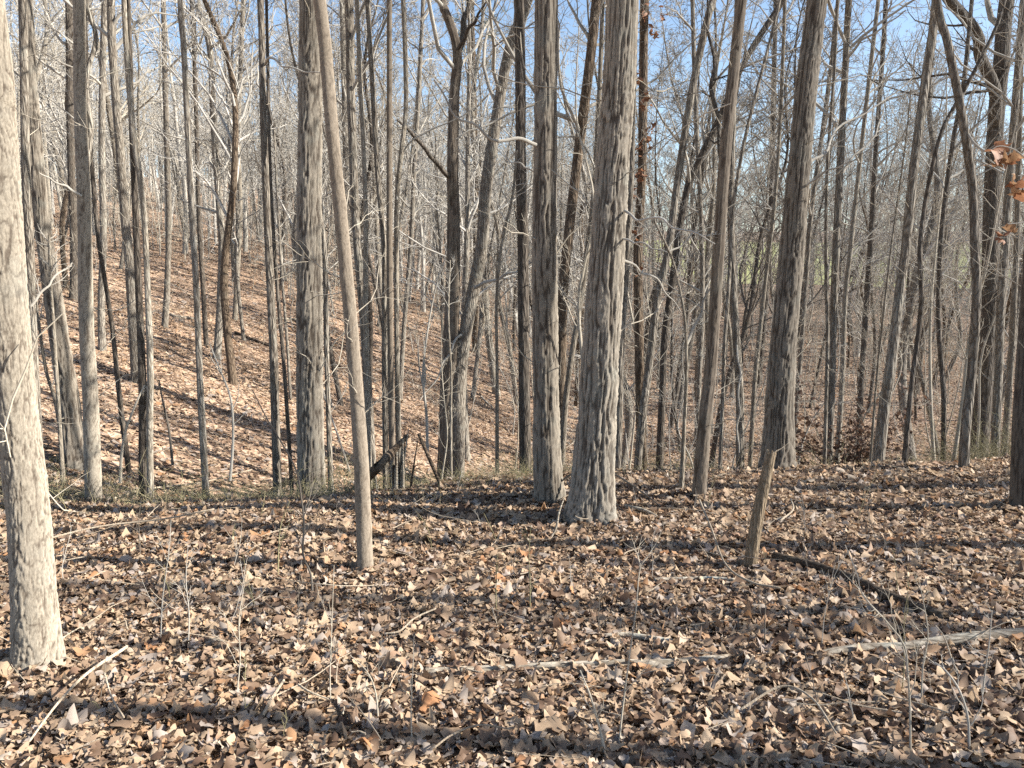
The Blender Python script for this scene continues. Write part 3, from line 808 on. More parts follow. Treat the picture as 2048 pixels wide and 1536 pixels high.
# ------------------------------------------------------------------ the crowd of trees behind: prototypes and copies
def copy_tree(src, loc, rz, sc, label, group, tilt=(0, 0)):
    c = src.copy(); COL.objects.link(c)
    c.location = loc; c.rotation_euler = (tilt[0], tilt[1], rz); c.scale = (sc[0], sc[0], sc[1])
    c['label'] = label; c['group'] = group
    for ch in src.children:
        d = ch.copy(); COL.objects.link(d); d.parent = c
    return c

PROTO = []
for k in range(9):
    rng = np.random.default_rng(500 + k)
    hh = rng.uniform(11, 15)
    r = rng.uniform(0.055, 0.125)
    sway = np.cumsum(rng.normal(0, 0.26, (7, 2)), axis=0)
    zz = np.linspace(0, hh, 7)
    pth = np.column_stack([sway[:, 0] - sway[0, 0], sway[:, 1] - sway[0, 1], zz]); pth[0, 2] = -0.2
    rd = r * np.array([1.0, 0.9, 0.78, 0.62, 0.45, 0.27, 0.1])
    q, rr, s = spline(pth, rd, 40)
    root = empty('bare_tree', (0, 0, 0), 'x', 'tree', 'x')
    V, F, _ = trunk_geo(pth, rd, 9, hh, 0.22, 0.22, None, k + 50, 0.3, 0.10)
    add('trunk', V, F, M[['grey', 'pale', 'grey', 'dark', 'grey', 'pale', 'rust', 'grey', 'dark'][k]], root)
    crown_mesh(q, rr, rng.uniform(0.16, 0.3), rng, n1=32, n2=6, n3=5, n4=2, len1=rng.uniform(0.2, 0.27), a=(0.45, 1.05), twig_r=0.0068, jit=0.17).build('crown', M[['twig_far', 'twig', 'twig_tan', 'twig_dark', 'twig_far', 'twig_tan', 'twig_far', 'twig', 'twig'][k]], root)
    PROTO.append(root)

rng = np.random.default_rng(77)
spots = []
tries = 0
while len(spots) < 235 and tries < 20000:
    tries += 1
    y = 15 + 62 * rng.random() ** 0.8
    x = rng.uniform(-0.70 * y - 1, 0.70 * y + 1)
    if any((x - a) ** 2 + (y - b) ** 2 < 1.1 ** 2 for a, b in spots) or any((x - a) ** 2 + (y - b) ** 2 < 1.0 for a, b in TREES):
        continue
    spots.append((x, y))
used = [False] * len(PROTO)
for i, (x, y) in enumerate(spots):
    k = i % len(PROTO)
    u = x / y
    if u < -0.2:
        lb, gp = 'slender bare tree crowding the rising leaf-covered slope', 'trees crowding the slope'
    elif u < 0.2:
        lb, gp = 'slender bare tree in the thick stand across the hollow', 'trees across the hollow'
    else:
        lb, gp = 'slender bare tree in the tangle before the green pasture', 'trees before the pasture'
    z = float(terrain(x, y))
    sc = rng.uniform(0.75, 1.25)
    args = ((x, y, z), rng.uniform(0, 6.28), (sc * rng.uniform(0.85, 1.15), sc), lb, gp, tuple(rng.normal(0, 0.07, 2)))
    if not used[k]:
        used[k] = True
        o = PROTO[k]
        o.location = args[0]; o.rotation_euler = (args[5][0], args[5][1], args[1]); o.scale = (args[2][0], args[2][0], args[2][1])
        o['label'] = lb; o['group'] = gp
    else:
        copy_tree(PROTO[k], *args)

# understorey: thin twiggy saplings
SAP = []
for k in range(6):
    rng2 = np.random.default_rng(900 + k)
    hh = rng2.uniform(2.2, 4.6)
    sway = np.cumsum(rng2.normal(0, 0.10, (6, 2)), axis=0)
    zz = np.linspace(0, hh, 6)
    pth = np.column_stack([sway - sway[0], zz]); pth[0, 2] = -0.08
    rd = np.linspace(0.017, 0.004, 6) * hh / 3.2
    q, rr, s = spline(pth, rd, 24)
    root = empty('sapling', (0, 0, 0), 'x', 'sapling', 'x')
    add('stem', *tubes(q[None], rr[None], 6), M['twig_tan' if k % 2 else 'twig'], root)
    crown_mesh(q, rr, 0.25, rng2, n1=13, n2=5, n3=3, n4=1, len1=0.30, a=(0.5, 1.2), twig_r=0.003, jit=0.2).build('branches', M['twig_tan' if k % 2 else 'twig'], root)['kind'] = 'stuff'
    SAP.append(root)
rng = np.random.default_rng(78)
sspots = []
tries = 0
while len(sspots) < 170 and tries < 20000:
    tries += 1
    y = 8.2 + 34 * rng.random() ** 1.3
    x = rng.uniform(-0.70 * y - 0.5, 0.70 * y + 0.5)
    if x < 0 and y < 24 and rng.random() < 0.75:
        continue
    if any((x - a) ** 2 + (y - b) ** 2 < 0.25 for a, b in sspots) or any((x - a) ** 2 + (y - b) ** 2 < 0.09 for a, b in TREES):
        continue
    sspots.append((x, y))
used = [False] * len(SAP)
for i, (x, y) in enumerate(sspots):
    k = i % len(SAP)
    u = x / y
    if u < -0.2:
        lb, gp = 'thin twiggy sapling on the rising leaf-covered slope', 'saplings on the slope'
    elif u < 0.2:
        lb, gp = 'thin twiggy sapling in the hollow behind the bank', 'saplings in the hollow'
    else:
        lb, gp = 'thin twiggy sapling in the tangle beyond the bank', 'saplings in the tangle'
    z = float(terrain(x, y))
    sc = rng.uniform(0.6, 1.25)
    args = ((x, y, z), rng.uniform(0, 6.28), (sc, sc * rng.uniform(0.85, 1.2)), lb, gp, tuple(rng.normal(0, 0.07, 2)))
    if not used[k]:
        used[k] = True
        o = SAP[k]
        o.location = args[0]; o.rotation_euler = (args[5][0], args[5][1], args[1]); o.scale = (args[2][0], args[2][0], args[2][1])
        o['label'] = lb; o['group'] = gp
    else:
        copy_tree(SAP[k], *args)

# the far wood that reads as one mass
def far_wood():
    rng = np.random.default_rng(79)
    S = []
    for k in range(8):
        bag = Bag()
        P = grow(np.array([[0, 0, -0.3]]), np.array([[0, 0, 1.0]]), np.array([13.0]), 12, 0.045, 0.02, rng)
        R = rng.uniform(0.07, 0.14) * np.linspace(1, 0.12, 12)[None]
        bag.put(*tubes(P, R, 6))
        A, RA = spawn(P, R, 20, 0.2, 1.0, 0.4, 1.0, 0.22, 6, 0.17, 0.06, rng, 0.5, 0.3, rmin=0.016)
        bag.put(*tubes(A, RA, 3))
        B_, RB = spawn(A, RA, 5, 0.2, 1.0, 0.4, 1.0, 0.5, 4, 0.2, 0.04, rng, 0.6, 0.5, rmin=0.010)
        bag.put(*tubes(B_, RB, 3))
        C_, RC = spawn(B_, RB, 3, 0.2, 1.0, 0.4, 1.0, 0.55, 3, 0.2, 0.03, rng, 0.6, 0.5, rmin=0.008)
        bag.put(*tubes(C_, RC, 3))
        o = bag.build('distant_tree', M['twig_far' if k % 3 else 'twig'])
        COL.objects.unlink(o)
        S.append(o)
    n = 1900
    y = np.concatenate([rng.uniform(40, 78, 420), rng.uniform(72, 185, n - 420)])
    x = rng.uniform(-0.78, 0.78, n) * y
    keep = ~((x > 16) & (y > 80) & (y < 152)) & ~((x > 0.15 * y) & (y < 80) & (rng.random(n) < 0.75))
    x, y = x[keep], y[keep]; n = len(x)
    sc = rng.uniform(0.75, 1.2, n)
    o = strew('distant_woods', np.stack([x, y, terrain(x, y)], -1), np.stack([rng.normal(0, .05, n), rng.normal(0, .05, n), rng.uniform(0, 6.28, n)], -1), np.stack([sc, sc, sc], -1), rng.integers(0, 8, n), S)
    tag(o, 'hazy grey mass of distant bare woodland on the far ridge', None, None, 'stuff')
far_wood()

def thicket():
    rng = np.random.default_rng(83)
    S = []
    for k in range(8):
        bag = Bag()
        P = grow(np.array([[0, 0, -0.05]]), np.array([[0, 0, 1.0]]), np.array([3.6]), 9, 0.07, 0.05, rng)
        R = rng.uniform(0.014, 0.026) * np.linspace(1, 0.3, 9)[None]
        bag.put(*tubes(P, R, 4))
        A, RA = spawn(P, R, 12, 0.15, 1.0, 0.4, 1.1, 0.33, 6, 0.2, 0.05, rng, 0.6, 0.4, rmin=0.006)
        bag.put(*tubes(A, RA, 3))
        B_, RB = spawn(A, RA, 4, 0.2, 1.0, 0.4, 1.0, 0.55, 5, 0.2, 0.03, rng, 0.7, 0.5, rmin=0.0045)
        bag.put(*tubes(B_, RB, 3))
        o = bag.build('thicket_stem', M['twig_tan' if k % 2 else 'twig'])
        COL.objects.unlink(o)
        S.append(o)
    n = 1500
    y = rng.uniform(25, 72, n)
    x = rng.uniform(-0.74, 0.74, n) * y
    k = rng.random(n) < sstep(24, 42, y + 0.25 * x) * np.where(x > 0.2 * y, 0.5, 1.0)
    x, y = x[k], y[k]; n = len(x)
    sc = rng.uniform(0.5, 1.4, n)
    o = strew('undergrowth', np.stack([x, y, terrain(x, y)], -1), np.stack([rng.normal(0, .08, n), rng.normal(0, .08, n), rng.uniform(0, 6.28, n)], -1), np.stack([sc, sc, sc], -1), rng.integers(0, 8, n), S)
    tag(o, 'pale thicket of bare stems filling the far slope', None, None, 'stuff')
thicket()

# ------------------------------------------------------------------ snag, stump, logs, sticks
def log_geo(pts, rads, sides=14, seed=1, n=60, amp=0.12, jag=0.0, ends=True):
    P, R, s = spline(pts, rads, n)
    T_ = norm(np.gradient(P, axis=0))
    m = norm(P[-1] - P[0])
    ref = np.eye(3)[np.argmin(np.abs(m))]
    U = norm(np.cross(T_, ref[None])); W = np.cross(T_, U)
    th = np.arange(sides) * 2 * math.pi / sides
    D = np.cos(th)[None, :, None] * U[:, None, :] + np.sin(th)[None, :, None] * W[:, None, :]
    surf = np.stack([np.cos(th)[None] * R[:, None], np.sin(th)[None] * R[:, None], s[:, None] + 0 * th[None]], -1)
    nz = fbm(surf * np.array([14, 14, 4.0]) + seed * 3.1, 3, seed) - 0.5
    kn = vnoise(surf * np.array([22, 22, 2.2]) + seed, seed + 5) - 0.5
    rr = R[:, None] * (1 + 2 * amp * nz + amp * kn)
    V = P[:, None, :] + D * rr[..., None]
    if jag:
        j = jag * (np.random.default_rng(seed).random(sides) - 0.2)
        V[-1] += T_[-1][None] * j[:, None]
        V[-2] += T_[-1][None] * (j * 0.7)[:, None]
    V = V.reshape(-1, 3)
    k, j = np.meshgrid(np.arange(n - 1), np.arange(sides), indexing='ij')
    j2 = (j + 1) % sides
    F = np.stack([k * sides + j, k * sides + j2, (k + 1) * sides + j2, (k + 1) * sides + j], -1).reshape(-1, 4)
    tr = []
    if ends:
        c0, c1 = len(V), len(V) + 1
        V = np.vstack([V, P[0] - T_[0] * 0.004, P[-1] - T_[-1] * (jag * 0.8 if jag else -0.004)])
        tr = [(c0, (q + 1) % sides, q) for q in range(sides)] + [(c1, (n - 1) * sides + q, (n - 1) * sides + (q + 1) % sides) for q in range(sides)]
    return V, F, np.array(tr, np.int32).reshape(-1, 3)

def thing_log(name, mat, pts, w0, w1, label, cat, seed, lift=0.6, sides=14, n=60, jag=0.0, hs=None, amp=0.12):
    """a log through ground points (photograph pixels); hs = heights of its axis above the ground"""
    P, R = [], []
    for k, (px, py) in enumerate(pts):
        f = k / (len(pts) - 1)
        g = on_ground(px, py)
        r = msize(w0 + (w1 - w0) * f, g) / 2
        g[2] = float(terrain(g[0], g[1])) + (0.024 + r * lift if hs is None else 0.025 + hs[k])
        P.append(g); R.append(r)
    P = np.array(P); o = P[0].copy()
    V, F, t = log_geo(P - o, np.array(R), sides, seed, n, amp, jag)
    ob = add(name, V, [F, t] if len(t) else F, M[mat])
    ob.location = o
    return tag(ob, label, cat)

# broken snag
b = on_ground(1500, 1138)
root = empty('snag', tuple(b), 'broken-off tan snag leaning in the litter with a splintered top', 'dead tree')
sp = np.array([[-0.01, 0, -0.12]] + [at(px, py, b[1]) - b for px, py in ((1502, 1120), (1511, 1060), (1525, 985), (1541, 912))])
sr = np.array([msize(w, b) / 2 for w in (27, 26, 24, 22, 19)])
V, F, t = log_geo(sp, sr, 40, 4, 90, 0.10, 0.05)
add('trunk', V, [F, t], M['snag'], root)
tp = sp[-1]
V, F, t = log_geo(np.array([tp + [-0.005, 0, -0.03], tp + [0.02, 0, 0.02], tp + [0.06, 0.01, 0.04], tp + [0.11, 0.02, 0.075]]), np.array([0.006, 0.004, 0.003, 0.0015]), 6, 2, 14)
add('splinter', V, [F, t], M['stick'], root)
V, F, t = log_geo(np.array([tp + [-0.02, 0.01, -0.06], tp + [-0.022, 0.01, 0.0], tp + [-0.018, 0.012, 0.035]]), np.array([0.014, 0.010, 0.002]), 6, 3, 10)
add('splinter', V, [F, t], M['stick'], root)

# rotten stump with its fallen, propped top
b = on_ground(806, 985)
root = empty('rotten_stump', tuple(b), 'splintered dark rotten stump between the bowed tree and forked pair', 'stump')
rng = np.random.default_rng(8)
for k in range(16):
    px = 786 + 34 * rng.random(); top = 845 + 110 * rng.random() ** 0.8; dy = rng.uniform(-0.07, 0.07)
    ln = rng.uniform(-6, 10) + (22 if k % 4 == 0 else 0)
    p = np.array([at(px, 994, b[1] + dy) - b, at(px + ln * 0.45, 940, b[1] + dy) - b, at(px + ln, top, b[1] + dy) - b])
    p[0, 2] = -0.1
    V, F, t = log_geo(p, np.array([0.020, 0.014, 0.003]) * rng.uniform(0.6, 1.3), 6, k, 24, 0.35)
    add('splinter', V, [F, t], M['rot' if k % 3 else 'log'], root)
b2 = on_ground(700, 990)
pp = np.array([b2 * 1.0, at(745, 945, b[1] - 0.15), at(785, 903, b[1] - 0.05), at(812, 876, b[1] + 0.0)])
pp[0, 2] += 0.02
V, F, t = log_geo(pp - b2, np.array([0.040, 0.044, 0.036, 0.018]), 16, 11, 60, 0.35, 0.08)
o = tag(add('rotten_log', V, [F, t], M['rot']), 'dark rotten log propped up against the splintered stump', 'log'); o.location = b2
b3 = on_ground(884, 978)
pp = np.array([b3, at(862, 925, b3[1] + 0.1), at(838, 868, b3[1] + 0.25)])
V, F, t = log_geo(pp - b3, np.array([0.014, 0.018, 0.017]), 10, 12, 30, 0.15)
o = tag(add('leaning_pole', V, [F, t], M['rot']), 'broken grey pole leaning against the splintered stump', 'pole'); o.location = b3
b4 = on_ground(522, 1000)
pp = np.array([b4, at(556, 975, b4[1] + 0.05), at(592, 955, b4[1] + 0.12)])
V, F, t = log_geo(pp - b4, np.array([0.038, 0.042, 0.036]), 16, 13, 40, 0.25, 0.03)
o = tag(add('rotten_log', V, [F, t], M['rot']), 'short dark rotten log poking up beside the straight grey tree', 'log'); o.location = b4

thing_log('fallen_log', 'log', [(850, 1356), (960, 1352), (1080, 1347), (1220, 1342), (1330, 1340), (1432, 1332)], 15, 20, 'pale lichened log half sunk in the leaves, broken at both ends', 'log', 21, 0.05, 18, 90, 0.09, amp=0.26)
thing_log('fallen_log', 'log', [(1640, 1322), (1720, 1312), (1800, 1309), (1860, 1300), (1960, 1290), (2075, 1280)], 14, 25, 'bleached pale log running out of the frame at its thick end', 'log', 22, 0.35, 18, 90, amp=0.22)
thing_log('rotten_log', 'rot', [(1548, 1128), (1620, 1146), (1700, 1172), (1770, 1205), (1830, 1232), (1885, 1252)], 18, 21, 'dark rotting log slanting away from the foot of the snag', 'log', 23, 0.75, 18, 90, 0.03, amp=0.22)
thing_log('fallen_branch', 'log', [(1308, 1172), (1360, 1170), (1420, 1168), (1468, 1172)], 8, 9, 'short whitish branch on the leaves near the snag', 'branch', 24, 0.7, 10, 40)
thing_log('fallen_branch', 'log', [(1205, 1282), (1260, 1284), (1345, 1300)], 6, 12, 'small mossy branch lying between the lichened log and short branch', 'branch', 25, 0.6, 10, 40)
thing_log('fallen_branch', 'log', [(1250, 1022), (1285, 1030), (1312, 1042)], 9, 8, 'stubby pale branch on the leaves by the stoutest oak', 'branch', 26, 0.7, 9, 24)
thing_log('stick', 'stick', [(62, 1512), (120, 1455), (180, 1400), (258, 1348)], 4, 6, 'long straight pale stick slanting over the leaves near the closest oak', 'stick', 27, hs=[0.03, 0.07, 0.09, 0.1], sides=8, n=40)
thing_log('stick', 'stick', [(212, 1386), (226, 1430), (250, 1462)], 3, 4, 'short curved twig branching off under the long straight stick', 'stick', 28, hs=[0.06, 0.05, 0.03], sides=6, n=20)
thing_log('stick', 'stick', [(598, 1404), (620, 1418), (658, 1427)], 4, 3, 'grey bent stick beside a curled brown leaf', 'stick', 29, hs=[0.05, 0.05, 0.03], sides=6, n=20)
thing_log('stick', 'stick', [(528, 1455), (548, 1432), (570, 1408)], 7, 5, 'stubby split pale stick stuck upright in the litter', 'stick', 30, hs=[0.02, 0.05, 0.07], sides=7, n=16)
thing_log('stick', 'stick', [(1396, 1080), (1420, 1120), (1450, 1165), (1500, 1190), (1560, 1200)], 4, 4, 'thin yellowish vine curving down between the branch and snag', 'stick', 31, hs=[0.25, 0.18, 0.08, 0.05, 0.04], sides=6, n=40)
thing_log('stick', 'stick', [(770, 1300), (800, 1296), (830, 1278), (872, 1268)], 4, 3, 'crooked grey stick lying above the pale lichened log', 'stick', 32, hs=[0.05, 0.06, 0.08, 0.1], sides=6, n=30)
thing_log('stick', 'stick', [(1560, 1060), (1585, 1040), (1580, 1020)], 4, 3, 'pale hooked stick lying past the snag', 'stick', 33, hs=[0.04, 0.05, 0.06], sides=6, n=18)
thing_log('stick', 'stick', [(870, 1540), (905, 1515), (960, 1500), (1020, 1498)], 4, 3, 'long dry stalk lying flat at the very front', 'stick', 34, hs=[0.05, 0.06, 0.07, 0.05], sides=6, n=30)
thing_log('stick', 'stick', [(1480, 1460), (1560, 1430), (1620, 1452), (1670, 1495)], 5, 4, 'arched pale stick lying over the shadow at the front', 'stick', 35, hs=[0.05, 0.09, 0.08, 0.03], sides=7, n=30)
thing_log('stick', 'stick', [(50, 1110), (190, 1082), (330, 1066), (430, 1052)], 4, 3, 'long low branch lying across the shadow past the closest oak', 'stick', 36, hs=[0.04, 0.07, 0.08, 0.1], sides=6, n=40)
thing_log('stick', 'stick', [(225, 1012), (300, 995), (400, 985), (505, 962)], 4, 3, 'bleached bare branch lying along the bank before the crossing pair', 'stick', 37, hs=[0.04, 0.08, 0.1, 0.14], sides=6, n=40)

thing_log('fallen_log', 'log', [(340, 633), (362, 637), (388, 641)], 4, 5, 'short pale log lying on the open slope above the shadow-casting trunk', 'log', 51, 0.7, 8, 20)
thing_log('fallen_log', 'log', [(962, 796), (972, 806), (986, 818)], 4, 3, 'pale fallen limb on the slope beyond the pole sapling', 'log', 52, 0.7, 8, 20)
thing_log('fallen_log', 'rot', [(470, 668), (505, 682), (552, 700)], 5, 5, 'dark fallen log on the slope behind the straight grey tree', 'log', 53, 0.7, 8, 24)
thing_log('fallen_log', 'log', [(548, 640), (600, 642), (668, 650)], 4, 4, 'pale log high on the slope behind the thick oak', 'log', 54, 0.7, 8, 24)

# branch arching at the foot of the twin oaks
b = on_ground(1108, 985)
pp = np.array([at(1112, 972, b[1] - 0.35), at(1140, 950, b[1] - 0.38), at(1170, 941, b[1] - 0.42), at(1200, 945, b[1] - 0.46), at(1228, 948, b[1] - 0.5), at(1285, 985, b[1] - 0.52), at(1320, 1012, b[1] - 0.55)])
V, F, t = log_geo(pp - b, np.array([0.006, 0.009, 0.011, 0.011, 0.010, 0.007, 0.004]), 8, 41, 60, 0.15)
o = tag(add('fallen_branch', V, [F, t], M['twig_dark']), 'bent dead branch propped across the foot of the twin oaks', 'branch'); o.location = b
b = on_ground(1098, 1082)
pp = np.array([b, at(1112, 1056, b[1] + 0.03), at(1118, 1025, b[1] + 0.05), at(1128, 997, b[1] + 0.1)])
V, F, t = log_geo(pp - b, np.array([0.007, 0.008, 0.007, 0.003]), 8, 42, 30, 0.15)
o = tag(add('stick', V, [F, t], M['log']), 'mossy crooked stick propped before the twin oaks', 'stick'); o.location = b

# young stems and dry stalks standing in the foreground
def stalk(pts, w, label, shoots=6, mat='twig_tan', cat='sapling', name='seedling', group=None, Y=None, dl=0.16):
    rng = np.random.default_rng(int(pts[0][0] * 7 + pts[0][1]))
    b = on_ground(*pts[0]) if Y is None else at(*pts[0], Y)
    P = np.array([at(px, py, b[1] + 0.03 * math.sin(k * 2.0)) - b for k, (px, py) in enumerate(pts)])
    P[0] = (0, 0, -0.03)
    q, r, s = spline(P, np.linspace(msize(w, b) / 2, msize(w, b) / 5, len(P)), 26)
    root = empty(name, tuple(b), label, cat, group)
    add('stem', *tubes(q[None], r[None], 6), M[mat], root)
    if shoots:
        A, RA = spawn(q[None], r[None], shoots, 0.25, 1.0, 0.4, 0.9, dl * 2.2, 7, 0.14, 0.08, rng, 0.6, 0.35, rmin=0.0016)
        B_, RB = spawn(A, RA, 3, 0.2, 1.0, 0.4, 0.9, 0.5, 5, 0.16, 0.06, rng, 0.6, 0.4, rmin=0.0012)
        bag = Bag(); bag.put(*tubes(A, RA, 4)); bag.put(*tubes(B_, RB, 3))
        bag.build('shoots', M[mat], root)['kind'] = 'stuff'
    return root

stalk([(1822, 1520), (1820, 1420), (1815, 1340), (1808, 1290), (1770, 1240), (1725, 1190), (1715, 1150), (1690, 1090)], 5, 'tallest forking seedling before the bleached log', 9)
stalk([(1843, 1420), (1846, 1330), (1856, 1270), (1846, 1200), (1838, 1160)], 4, 'slender seedling right behind the tallest forking one', 6)
stalk([(1962, 1430), (1968, 1360), (1978, 1290), (1984, 1220)], 4, 'grey seedling standing before the thick end of the bleached log', 4, 'twig')
stalk([(1940, 1515), (1936, 1440), (1918, 1380), (1890, 1340), (1870, 1325)], 6, 'arching bare shoot at the front beneath the bleached log', 6, 'twig')
stalk([(1218, 1530), (1200, 1460), (1180, 1390), (1160, 1340)], 6, 'pale straw stalk snapped at the top, with two side shoots', 4, 'twig_tan', dl=0.2)
stalk([(1236, 1500), (1245, 1420), (1258, 1320), (1272, 1220), (1282, 1130), (1315, 1100)], 4, 'tall yellowish stalk with a drooping tip in front of the lichened log', 5)
stalk([(625, 1195), (622, 1150), (606, 1110), (608, 1050), (603, 1000), (592, 940), (560, 880), (530, 830), (505, 780)], 5, 'spindly leaning sapling in front of the thick oak', 8, 'twig_dark', dl=0.12)
stalk([(662, 1420), (660, 1350), (664, 1240), (668, 1130)], 3, 'thin reddish seedling between the closest oak and lichened log', 4)
stalk([(757, 1450), (752, 1390), (735, 1345), (700, 1310)], 4, 'small forked dry stalk left of the lichened log', 4)
stalk([(825, 1500), (822, 1420), (826, 1330), (828, 1270)], 3, 'single upright dry stem crossing the start of the lichened log', 2)
stalk([(1060, 1230), (1060, 1170), (1058, 1110), (1062, 1050)], 3, 'upright green stem in front of the slimmer twin oak', 3, 'brier')
stalk([(993, 1230), (992, 1180), (994, 1120)], 3, 'short green stem standing near a taller green one', 2, 'brier')
stalk([(375, 1300), (378, 1230), (372, 1160), (376, 1090)], 3, 'wispy brown stalk nearest the sunny side of the closest oak', 5, 'twig')
stalk([(320, 1290), (325, 1200), (338, 1100), (342, 1040)], 3, 'twiggy stalk halfway from the closest oak to the spindly sapling', 6, 'twig')
stalk([(470, 1400), (480, 1320), (478, 1240), (490, 1160)], 3, 'feathery dry weed between the closest oak and reddish seedling', 7, 'twig_tan')
stalk([(1530, 1300), (1530, 1230), (1533, 1180)], 3, 'little dark stem under the foot of the snag', 2, 'twig_dark')
stalk([(555, 1160), (560, 1060), (580, 1000)], 3, 'thin green brier arching behind the reddish seedling', 3, 'brier')
stalk([(855, 905), (853, 830), (846, 760), (850, 700), (862, 620), (880, 540)], 6, 'crooked young tree rising behind the splintered stump', 8, 'twig', Y=8.6)
stalk([(240, 960), (243, 910), (252, 860), (275, 800), (290, 770)], 7, 'pale stripped sapling stem leaning beside the crossing pair', 4, 'twig_tan', Y=7.0)
stalk([(460, 955), (466, 880), (462, 800), (440, 740), (420, 690)], 6, 'bent thin sapling between the kinked tree and straight grey tree', 6, 'twig', Y=7.2)
stalk([(345, 925), (338, 860), (325, 800), (318, 760)], 6, 'dark crooked sapling beyond the crossing pair', 4, 'twig_dark', Y=7.8)
rng = np.random.default_rng(81)
n = 0
while n < 70:
    y = 2.6 + 4.4 * rng.random(); x = rng.uniform(-0.66, 0.66) * y
    if rng.random() < 0.35 and x > -0.1 * y:
        continue
    if any((x - a) ** 2 + (y - b) ** 2 < 0.06 for a, b in TREES):
        continue
    n += 1
    z = float(terrain(x, y)); hh = rng.uniform(0.14, 0.5)
    root = empty('dry_stalk', (x, y, z), 'wispy knee-high dry stalk growing up through the leaf litter', 'stalk', 'dry stalks in the leaf litter')
    P = grow(np.array([[0, 0, -0.02]]), np.array([[rng.normal(0, .15), rng.normal(0, .15), 1.0]]), np.array([hh]), 9, 0.09, 0.05, rng)
    R = np.linspace(0.0022, 0.0009, 9)[None] * rng.uniform(0.8, 1.3)
    m_ = M[['twig_dark', 'twig', 'brier', 'twig_dark'][n % 4]]
    add('stem', *tubes(P, R, 5), m_, root)
    A, RA = spawn(P, R, int(rng.integers(3, 8)), 0.2, 1.0, 0.35, 0.9, 0.4, 6, 0.12, 0.05, rng, 0.7, 0.5, rmin=0.0009)
    add('shoots', *tubes(A, RA, 4), m_, root)['kind'] = 'stuff'

# ------------------------------------------------------------------ leaves
def leaf_proto(kind, st, seed):
    """midrib and two margins, st stations; unit length along y, lying in xy, curled in z"""
    rng = np.random.default_rng(seed)
    t = np.linspace(0, 1, st)
    body = np.sin(np.pi * (0.06 + 0.88 * t) ** (0.85 if kind == 0 else 0.75)) ** 0.42
    if kind == 0:      # lobed oak
        lob = 1 + 0.27 * np.cos(np.arange(st) * math.pi / 2 + seed)
        w = 0.36 * body * lob
    elif kind == 1:    # hickory or beech, plain
        w = 0.27 * body
    else:              # broad, toothed
        w = 0.46 * body * (1 + 0.14 * np.cos(np.arange(st) * math.pi / 2 + seed * 2))
    w = np.maximum(w, 0.10)
    fold, bend, tw = rng.uniform(-1.3, 1.3), rng.uniform(-1.2, 1.2), rng.uniform(-1.1, 1.1)
    V = np.zeros((st, 3, 3))
    for j, sgn in enumerate((-1, 0, 1)):
        x = sgn * w * (1 + 0.15 * rng.normal(size=st))
        y = t - 0.5 - (0.06 * abs(sgn) if kind == 0 else 0)
        z = fold * x * x * 2 + bend * (y ** 2) * 0.6 + tw * x * y + 0.05 * rng.normal(size=st) * (0.5 + 0.5 * abs(sgn))
        V[:, j] = np.stack([x, y, z], -1)
    V = V.reshape(-1, 3)
    k, j = np.meshgrid(np.arange(st - 1), np.arange(2), indexing='ij')
    a = (k * 3 + j).ravel()
    F = np.stack([a, a + 1, a + 4, a + 3], -1)
    V -= V.mean(0)
    return V, F

def rot_mats(n, tilt, rng):
    yaw = rng.uniform(0, 2 * math.pi, n)
    ax = rng.uniform(0, 2 * math.pi, n)
    a = np.abs(rng.normal(0, tilt, n))
    c, s = np.cos(a), np.sin(a)
    ux, uy = np.cos(ax), np.sin(ax)
    Rt = np.zeros((n, 3, 3))
    Rt[:, 0, 0] = c + ux * ux * (1 - c); Rt[:, 0, 1] = ux * uy * (1 - c); Rt[:, 0, 2] = uy * s
    Rt[:, 1, 0] = ux * uy * (1 - c); Rt[:, 1, 1] = c + uy * uy * (1 - c); Rt[:, 1, 2] = -ux * s
    Rt[:, 2, 0] = -uy * s; Rt[:, 2, 1] = ux * s; Rt[:, 2, 2] = c
    Rz = np.zeros((n, 3, 3))
    Rz[:, 0, 0] = np.cos(yaw); Rz[:, 0, 1] = -np.sin(yaw); Rz[:, 1, 0] = np.sin(yaw); Rz[:, 1, 1] = np.cos(yaw); Rz[:, 2, 2] = 1
    return Rt @ Rz

